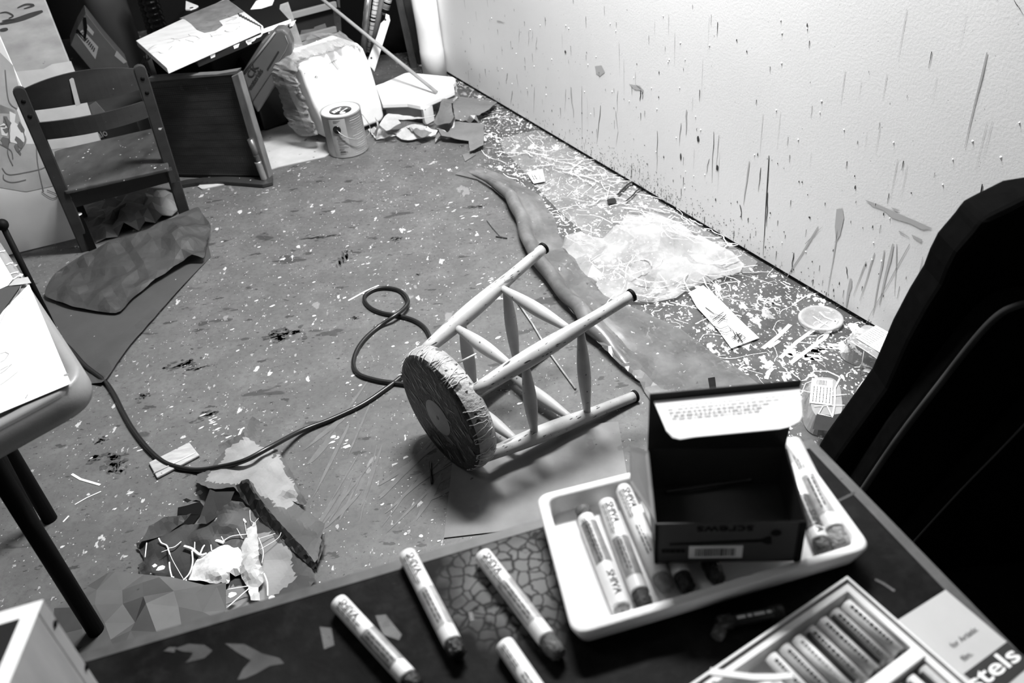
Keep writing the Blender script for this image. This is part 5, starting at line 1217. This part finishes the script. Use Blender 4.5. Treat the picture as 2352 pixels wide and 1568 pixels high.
# ---- open screw box standing on the sticks
bz = zt_ + .0105
P0 = F(1503, 1292, bz); P1 = F(1838, 1288, bz); bd_ = (P1 - P0); bw = bd_.length; bd_.normalize(); bb = V((-bd_.y, bd_.x, 0)); bb = bb if bb.y > 0 else -bb
bh, bdp = .056, .1
sb = root('screw_box', 'open dark cardboard screw box with its lid folded back, on the polystyrene tray', 'box', (P0 + P1) / 2)
M_box = mat('box_card', .035, .6, .12, 20); M_boxin = mat('box_inside', .03, .75, .15, 20)
th_ = .0012
mb = MB(); X, Y_, Zb = bd_ * bw, bb * bdp, V((0, 0, bh))
mb.obox(P0, X, bb * th_, Zb); mb.obox(P0 + Y_ - bb * th_, X, bb * th_, Zb); mb.obox(P0, bd_ * th_, Y_, Zb); mb.obox(P1 - bd_ * th_, bd_ * th_, Y_, Zb); mb.obox(P0, X, Y_, V((0, 0, th_)))
bx = build('carton_body', mb, M_box, sb)
mb = MB(); e_ = .0002; A_ = [P0 + bd_ * (th_ + e_) + bb * (th_ + e_), P1 - bd_ * (th_ + e_) + bb * (th_ + e_), P1 - bd_ * (th_ + e_) + Y_ - bb * (th_ + e_), P0 + bd_ * (th_ + e_) + Y_ - bb * (th_ + e_)]
mb.face([q + UP * (th_ + e_) for q in A_])
for k in range(4): mb.face([A_[k] + UP * th_, A_[(k + 1) % 4] + UP * th_, A_[(k + 1) % 4] + UP * (bh - .0004), A_[k] + UP * (bh - .0004)])
build('brightened_inside', mb, mat('box_inside_bright', .085, .7, .15, 20), sb)  # paler faces added to imitate light that doesn't reach the interior
hinge0 = P0 + Y_ + Zb; hinge1 = P1 + Y_ + Zb
# lid: rises behind the box, tuck flap folded forward
lt0 = PP(1492, 905, hinge0 + bb * .012, bb); lt1 = PP(1842, 872, hinge0 + bb * .012, bb)
mb = MB(); mb.prism([hinge0, hinge1, lt1, lt0], bb * .001); ld = build('lid_panel', mb, M_boxin, sb)
fq = []
fo = -bb * .016
nn = (lt1 - lt0).cross(UP).normalized()
fp = lambda x, y, k: PP(x, y, lt0 - bb * (.001 + .05 * k), bb)
tk = [fp(1502, 922, .05), fp(1836, 890, .05), fp(1841, 935, .6), fp(1842, 955, .85), fp(1836, 968, 1), fp(1812, 980, 1.1), fp(1790, 985, 1.1), fp(1600, 1003, 1.1), fp(1562, 1009, 1.15), fp(1545, 1005, 1.1), fp(1531, 990, .95)]
mb = MB(); vs_ = [mb.bm.verts.new(q) for q in tk]; mb.bm.faces.new(vs_); bmesh.ops.triangulate(mb.bm, faces=mb.bm.faces)
fl_ = build('tuck_flap', mb, M_paper, ld, thick=.001, label='white printed tuck flap')
mb = MB(); rn = random.Random(121); org_ = tk[0]; xd = (tk[1] - tk[0]); fw = xd.length; xd.normalize(); yd = (tk[4] - tk[1]).normalized()
for i in range(6):
    x = .08 + i * .012; h_ = (.0035 if i == 0 else .0016); y0 = .0025 + i * .0045
    while x < .95 - i * .05:
        l = rn.uniform(.012, .05); o_ = org_ + xd * fw * x + yd * y0 - bb * .0022; mb.face([o_, o_ + xd * fw * l, o_ + xd * fw * l + yd * h_, o_ + yd * h_]); x += l + .008
build('flap_print', mb, mat('flap_ink', .2, .7), fl_)
# side flaps
q0, q1 = P0 + Zb, P0 + Zb + Y_
mb = MB(); mb.prism([q0 + bb * .004, q1 - bb * .004, F(1446, 1025, DZ + .088), F(1447, 1110, DZ + .082)], V((0, 0, .0009))); build('side_flap', mb, mat('box_flap', .11, .6, .1, 20), sb)
q0, q1 = P1 + Zb, P1 + Zb + Y_
mb = MB(); mb.prism([q0 + bb * .004, q1 - bb * .004, q1 - bb * .012 + bd_ * .006 - UP * .03, q0 + bb * .012 + bd_ * .006 - UP * .03], bd_ * .001); build('side_flap', mb, M_box, sb)
# print on the front (upside down in the photograph)
fo_ = -bb * .0006; fx = lambda x, z: P0 + bd_ * bw * x + UP * bh * z + fo_
mb = MB(); lb_ = MB()
lb_.face([fx(.235, .12), fx(.6, .12), fx(.6, .44), fx(.235, .44)]); pl = build('barcode_label', lb_, mat('barcode_label', .6, .6), bx)
rn = random.Random(131); barcode(mb, fx(.28, .18) + fo_, bd_, UP, bw * .27, bh * .2, rn); build('bars', mb, M_ink, pl)
mb = MB(); k = .0105 / .7; tw = text_width('screws') ; text(mb, 'screws', lambda x, y: fx(.66, .93) - bd_ * x * (bw * .38 / tw) - UP * y * k)
mb.prism([fx(.1, .47), fx(.72, .52), fx(.76, .46), fx(.79, .47), fx(.78, .66), fx(.76, .65), fx(.72, .58), fx(.1, .5)], fo_ * .3); mb.blob(fx(.81, .74), bd_, UP, .005, .0045, 14, 0)
label_lines(mb, fx(.05, .22), bd_, UP, bw * .16, bh * .1, 1, rn, .9)
build('front_print', mb, M_black, bx)
lo_ = MB(); lo_.prism([fx(.0, 0) , fx(.022, 0), fx(.022, 1), fx(0, 1)], fo_); lo_.prism([fx(.955, 0), fx(1, 0), fx(1, 1), fx(.955, 1)], fo_); build('dark_border', lo_, M_black, bx)
# the screw lying in the box
a = F(1524, 1130, bz + .008); b = F(1722, 1101, bz + .008); d = (b - a).normalized(); L = (b - a).length
mb = MB(); pr = [(0, .0004)]; n = 60
for i in range(n): pr.append((L * (.03 + .6 * i / n), .0017 + (.0007 if i % 2 else 0)))
pr += [(L * .64, .002), (L * .95, .002), (L * .97, .0035), (L, .0042), (L + .001, .0042), (L + .001, .001)]
mb.lathe(a, d, pr, 14); build('wood_screw', mb, mat('screw_steel', .12, .3, metal=.8), label='single long steel screw lying inside the open screw box', cat='screw')

# ---- marker pen under the tray
a = F(1648, 1432, DZ + .0075); b = F(1798, 1404, DZ + .0075); d = (b - a).normalized(); L = (b - a).length
mk = root('marker_pen', 'dark marker pen with pale lettering lying in the shadow below the tray', 'pen', (a + b) / 2 - UP * .0075)
mb = MB(); mb.lathe(a, d, [(0, .0055), (.002, .0072), (.014, .0072), (.0145, .0055), (L - .012, .0055), (L - .0115, .0068), (L, .0068)], 20); build('barrel', mb, mat('marker_black', .02, .35), mk)
mb = MB(); rn = random.Random(141); x = .018
s_ = d.cross(UP).normalized()
while x < L - .016:
    l = rn.uniform(.004, .012); p = a + d * x + UP * .0056 - s_ * -.001; mb.face([p + s_ * .0016, p + d * l + s_ * .0016, p + d * l - s_ * .0016, p - s_ * .0016]); x += l + .002
build('print', mb, mat('marker_print', .6, .6), mk)
a = F(1658, 1438, DZ + .005); b = F(1646, 1462, DZ + .005); d = (b - a); L = d.length
mb = MB(); mb.lathe(a, d, [(0, .004), (.002, .0062), (L, .0062), (L + .001, .004)], 18); mb.tube([a.lerp(b, .6), a.lerp(b, .7)], .0066, 18)
build('pen_cap', mb, mat('pen_cap', .06, .4, .4, 60), label='loose dark pen cap beside the marker pen on the desk', cat='cap')

# ---- pastel box with its tray
PZ = DZ + .024
b4 = [F(1946, 1322, PZ), F(2262, 1600, PZ), F(1900, 1900, PZ), F(1552, 1590, PZ)]
# squared up from its far corner and two edges
e_r = (F(2218, 1560, PZ) - b4[0]).normalized(); e_l = (F(1590, 1566, PZ) - b4[0]).normalized()
b4 = [b4[0], b4[0] + e_r * .21, b4[0] + e_r * .21 + e_l * .2, b4[0] + e_l * .2]
pb_ = root('pastel_box', 'white lidless box of pastel sticks in paper sleeves at the near right of the desk', 'box', V((b4[0].x, b4[0].y, DZ)) + (e_r + e_l) * .09)
M_pbox = mat('pastel_box', .74, .5, .05, 20)
mb = MB()
rings = [[q + UP * z for q in inset(b4, d)] for d, z in ((0, -.0235), (0, 0), (.0022, 0), (.0022, -.008), (.004, -.008), (.004, -.003), (.0105, -.003), (.012, -.019))]
vs = [[mb.bm.verts.new(q) for q in R_] for R_ in rings]
for a, b in zip(vs, vs[1:]):
    for i in range(4): mb.bm.faces.new((a[i], a[(i + 1) % 4], b[(i + 1) % 4], b[i]))
mb.bm.faces.new(vs[-1]); mb.bm.faces.new(vs[0][::-1]); build('box_shell', mb, M_pbox, pb_)
cn = b4[0] + e_r * .0 
mb = MB(); s0 = F(2100, 1483, PZ - .002); mb.obox(s0 - UP * .015, e_l * .18, e_r * .012, UP * .016); build('divider', mb, M_white, pb_, bevel=.001)
# pastels: long sleeves lying along e_r
rn = random.Random(151); Ld = (s0 - b4[0]).dot(e_r) - .016
for i in range(9):
    off = .0185 + i * .0158
    p = b4[0] + e_l * off + e_r * .017 - UP * .0105; q = p + e_r * (Ld - .006)
    if i >= 7: p = p + e_r * .02
    names = ['first', 'second', 'third', 'fourth', 'fifth', 'sixth', 'seventh', 'eighth', 'ninth']
    d = (q - p).normalized(); L = (q - p).length
    o = root('pastel_stick', 'sleeved pastel stick in the near box, %s from its right wall' % names[i], 'pastel', (p + q) / 2 - UP * .0068, 'pastels in the near box')
    mb = MB(); mb.lathe(p, d, [(0, .0066), (L, .0066)], 20); cyb = build('paper_sleeve', mb, mat('sleeve_%d' % (i % 4), (.62, .34, .5, .42)[i % 4], .5, .15, 50), o)
    mb = MB(); x = .006; s_ = d.cross(UP).normalized(); s_ = s_ if s_.x > 0 else -s_; sg = -1 if i % 2 else -1
    if i in (1, 3): mb.obox(p + d * .003 - s_ * .0066 + UP * .001, d * (L - .006), s_ * .003, UP * .0045)
    while x < L - .008:
        l = rn.uniform(.0015, .004); c_ = p + d * x + UP * .0062 - s_ * .0026; mb.prism([c_, c_ + d * l, c_ + d * l + s_ * .0028 + UP * .0005, c_ + s_ * .0028 + UP * .0005], UP * .0002); x += l + .0012
    build('sleeve_print', mb, M_ink if i != 4 else M_ink2, cyb)
    mb = MB(); mb.lathe(q - d * .004, d, [(0, .0062), (.0075, .006), (.009, .003)], 18); build('pastel_end', mb, (M_tipd, M_mid, M_tipd, M_mid)[i % 4], o)
for i in range(4):
    p = s0 + e_l * (.008 + i * .0158) + e_r * .016 - UP * .0085; q = p + e_r * .07; d = e_r; L = .07
    o = root('pastel_stick', 'sleeved pastel stick beyond the box divider, %s from the right wall' % ['first', 'second', 'third', 'fourth'][i], 'pastel', (p + q) / 2 - UP * .0068, 'pastels in the near box')
    mb = MB(); mb.lathe(p, d, [(0, .0066), (L, .0066)], 20); cyb = build('paper_sleeve', mb, MATS['sleeve_%d' % ((i + 1) % 4)], o)
    mb = MB(); x = .004; s_ = d.cross(UP).normalized(); s_ = s_ if s_.x > 0 else -s_
    mb.obox(p + d * .003 - s_ * .0066 + UP * .001, d * (L - .006), s_ * .003, UP * .0045)
    build('sleeve_print', mb, M_ink, cyb)
# paper strip curling over the left of the box
mb = MB(); A = [F(x, y, PZ + .004) for x, y in ((1632, 1534), (1680, 1542), (1730, 1548), (1780, 1548), (1820, 1545))]; B = [F(x, y, PZ + .010) for x, y in ((1630, 1550), (1680, 1556), (1730, 1562), (1780, 1562), (1822, 1558))]
for i in range(4): mb.face([A[i], A[i + 1], B[i + 1], B[i]])
build('torn_sleeve', mb, M_offwhite, label='torn curved paper sleeve edge over the near-left corner of the pastel box', cat='paper', thick=.0012)
# printed lid card under the box
LZ = DZ + .0016
l4 = [F(x, y, LZ) for x, y in ((2172, 1354), (2312, 1472), (2400, 1546), (2270, 1640), (2210, 1590), (2071, 1424))]
mb = MB(); mb.prism([l4[0], F(2400, 1548, LZ), F(2220, 1690, LZ), F(2020, 1450, LZ)], V((0, 0, -.0012)))
lc = build('box_lid_card', mb, mat('lid_card', .46, .5, .03, 30), label='grey printed card with the end of a bold white word under the pastel box', cat='card')
mb = MB(); mb.face([F(x, y, LZ + .0003) for x, y in ((2313, 1473), (2372, 1522), (2280, 1600), (2213, 1547))]); bdk = build('black_band', mb, mat('band_black', .015, .5), lc)
xd = (F(2320, 1480, 0.74) - F(2222, 1552, .74)).normalized(); yd = V((-xd.y, xd.x, 0)); 
mb = MB(); tw = text_width('Pastels'); kw = .036 / (text_width('els')); o = F(2348, 1510, LZ + .0007) - xd * tw * kw
text(mb, 'Pastels', lambda x, y: o + xd * x * kw + yd * (y * .021)); build('lettering', mb, M_white, bdk)
mb = MB()
e0 = F(2246, 1448, LZ + .0004); tw = text_width('for Artistic'); kk = .0052 / .7; o2 = e0 - xd * tw * kk * .98; text(mb, 'for Artistic', lambda x, y: o2 + xd * x * kk + yd * y * kk)
e0 = F(2236, 1503, LZ + .0004); tw = text_width('film.'); o3 = e0 - xd * tw * kk; text(mb, 'film.', lambda x, y: o3 + xd * x * kk + yd * y * kk)
build('small_print', mb, mat('small_print', .12, .6), lc)

# ---- white wooden box, lower left
wb = F(262, 1592, DZ); r_ = ray(100, 1377); s_ = (wb.x * r_.x + wb.y * r_.y) / (r_.x ** 2 + r_.y ** 2); WZ = (EYE + r_ * s_).z
wc = EYE + r_ * s_; ea = (F(0, 1406, WZ) - wc).normalized(); eb = (F(22, 1568, WZ) - wc).normalized()
wbx = root('wooden_box', 'pale open wooden box with a bright rim and nail holes at the lower left', 'box', V((wc.x, wc.y, DZ)) + (ea + eb) * .1)
M_wb = mat('pale_wood', .38, .5, .2, 6, stretch=(6, 6, 1)); thk = .0135; H_ = WZ - DZ
mb = MB(); base = wc - UP * H_
mb.obox(base, ea * .26, eb * thk, UP * H_); mb.obox(base + eb * .25, ea * .26, eb * thk, UP * H_); mb.obox(base + eb * thk, ea * thk, eb * (.25 - thk), UP * H_); mb.obox(base + ea * (.26 - thk) + eb * thk, ea * thk, eb * (.25 - thk), UP * H_)
bo = build('box_sides', mb, M_wb, wbx, bevel=.001)
mb = MB(); mb.obox(base + ea * thk + eb * thk, ea * (.26 - 2 * thk), eb * (.25 - thk), UP * .004); build('box_floor', mb, M_dark, wbx)
nb = ea.cross(UP); 
side_n = V((eb.y, -eb.x, 0)).normalized(); side_n = side_n if side_n.dot(ea) < 0 else -side_n
mb = MB()
for x, y in ((126, 1432), (198, 1530)): mb.lathe(PP(x, y, wc, side_n) + side_n * .0002, side_n, [(0, .0032), (.0006, .0032), (.0006, .0005)], 14, close=False)
build('nail_hole', mb, M_black, bo)
mb = MB(); rm = [wc + UP * .0004, wc + ea * .26 + UP * .0004, wc + ea * .26 + eb * thk + UP * .0004, wc + ea * thk + eb * thk + UP * .0004, wc + ea * thk + eb * .25 + UP * .0004, wc + eb * .25 + UP * .0004]
mb.face(rm); build('lit_rim', mb, M_white, bo, label='top rim coloured white as if brightly lit')  # white face paints the light falling on top of the box sides

# ---- black upholstered chair on the right
ch = root('black_chair', 'black upholstered chair with grey piping standing between the desk and right wall', 'chair', PY(2150, 1000, 1.02) * 1.0 - UP * PY(2150, 1000, 1.02).z)
BY = 1.02
o1 = [(1905, 1090), (1930, 1050), (1985, 975), (2040, 900), (2066, 842), (2090, 788), (2130, 715), (2165, 660), (2180, 622), (2200, 584), (2242, 536), (2262, 508), (2295, 492), (2330, 475), (2360, 460), (2480, 440), (2560, 560), (2560, 1750), (2150, 1750)]
lift = lambda p: V((p.x, p.y, max(.03, p.z)))
M_bch = mat('black_fabric', .003, .9, .3, 60, spec=.02)
mb = MB(); mb.prism([lift(PY(x, y, BY)) for x, y in o1], V((0, .07, 0))); build('backrest', mb, M_bch, ch, bevel=.012, seg=3)
o2 = [(1945, 1180), (1965, 1150), (2060, 1010), (2160, 880), (2240, 778), (2290, 726), (2330, 704), (2380, 694), (2500, 690), (2560, 1750), (2200, 1750)]
mb = MB(); mb.prism([lift(PY(x, y, BY - .06)) for x, y in o2], V((0, .052, 0))); cu_ = build('cushion', mb, M_bch, ch, bevel=.014, seg=3)
mb = MB(); mb.tube(spline([PY(x, y, BY - .064) for x, y in o2[:9]], 4), .0052, 10); build('piping', mb, mat('piping', .04, .8, .3, 20, spec=.05), cu_, label='grey piping along the cushion edge')
o3 = [(2060, 1290), (2100, 1242), (2200, 1132), (2290, 1040), (2352, 975), (2420, 900), (2560, 1750), (2240, 1750)]
mb = MB(); mb.prism([lift(PY(x, y, BY - .11)) for x, y in o3], V((0, .046, 0))); cu2 = build('seat_cushion', mb, M_bch, ch, bevel=.01, seg=3)
mb = MB(); mb.tube(spline([PY(x, y, BY - .113) for x, y in o3[:6]], 4), .0017, 8); build('piping', mb, mat('piping_thin', .05, .6), cu2, label='thin grey piping along the seat')
mb = MB(); mb.obox(V((.6, .5, .1)), V((.62, 0, 0)), V((0, BY - .115 - .5, 0)), V((0, 0, .12))); build('seat_base', mb, M_bch, ch, bevel=.02, seg=3)
for x, y in ((.75, BY + .03), (1.0, BY + .03), (1.0, BY - .1), (.8, BY - .05)):
    mb = MB(); mb.tube([V((x, y, 0)), V((x, y, .16))], .014, 12); build('leg', mb, M_black, ch)

# ================================================================== light and camera
def area(name, loc, target, size, sizey, power):
    l = bpy.data.lights.new(name, 'AREA'); l.shape = 'RECTANGLE'; l.size = size; l.size_y = sizey; l.energy = power
    o = bpy.data.objects.new(name, l); COL.objects.link(o); o.location = loc
    o.rotation_euler = (V(target) - V(loc)).to_track_quat('-Z', 'Y').to_euler(); return o
area('ceiling_lamp', (.15, 2.5, 2.6), (.1, 2.2, 0), .9, .2, 182)
area('fill_lamp', (-1.3, 1.0, 2.6), (-.6, 2.2, 0), 1.0, .3, 6)  # weak fill added for brightness, no known fixture here
w = bpy.data.worlds.new('room'); SC.world = w; w.use_nodes = True
w.node_tree.nodes['Background'].inputs[0].default_value = g3(1); w.node_tree.nodes['Background'].inputs[1].default_value = .05
cam = bpy.data.cameras.new('camera'); co_ = bpy.data.objects.new('camera', cam); COL.objects.link(co_)
cam.sensor_width = 36; cam.lens = FPX * 36 / W; cam.clip_start = .02
up_ = -DOWN; bk_ = -FWD
co_.matrix_world = Matrix(((RIGHT.x, up_.x, bk_.x, EYE.x), (RIGHT.y, up_.y, bk_.y, EYE.y), (RIGHT.z, up_.z, bk_.z, EYE.z), (0, 0, 0, 1)))
cam.dof.use_dof = True; cam.dof.focus_distance = 2.05; cam.dof.aperture_fstop = 5.8
SC.camera = co_
vs = SC.view_settings; vs.view_transform = 'Standard'; vs.look = 'None'; vs.gamma = 1; vs.exposure = 0; vs.use_curve_mapping = False
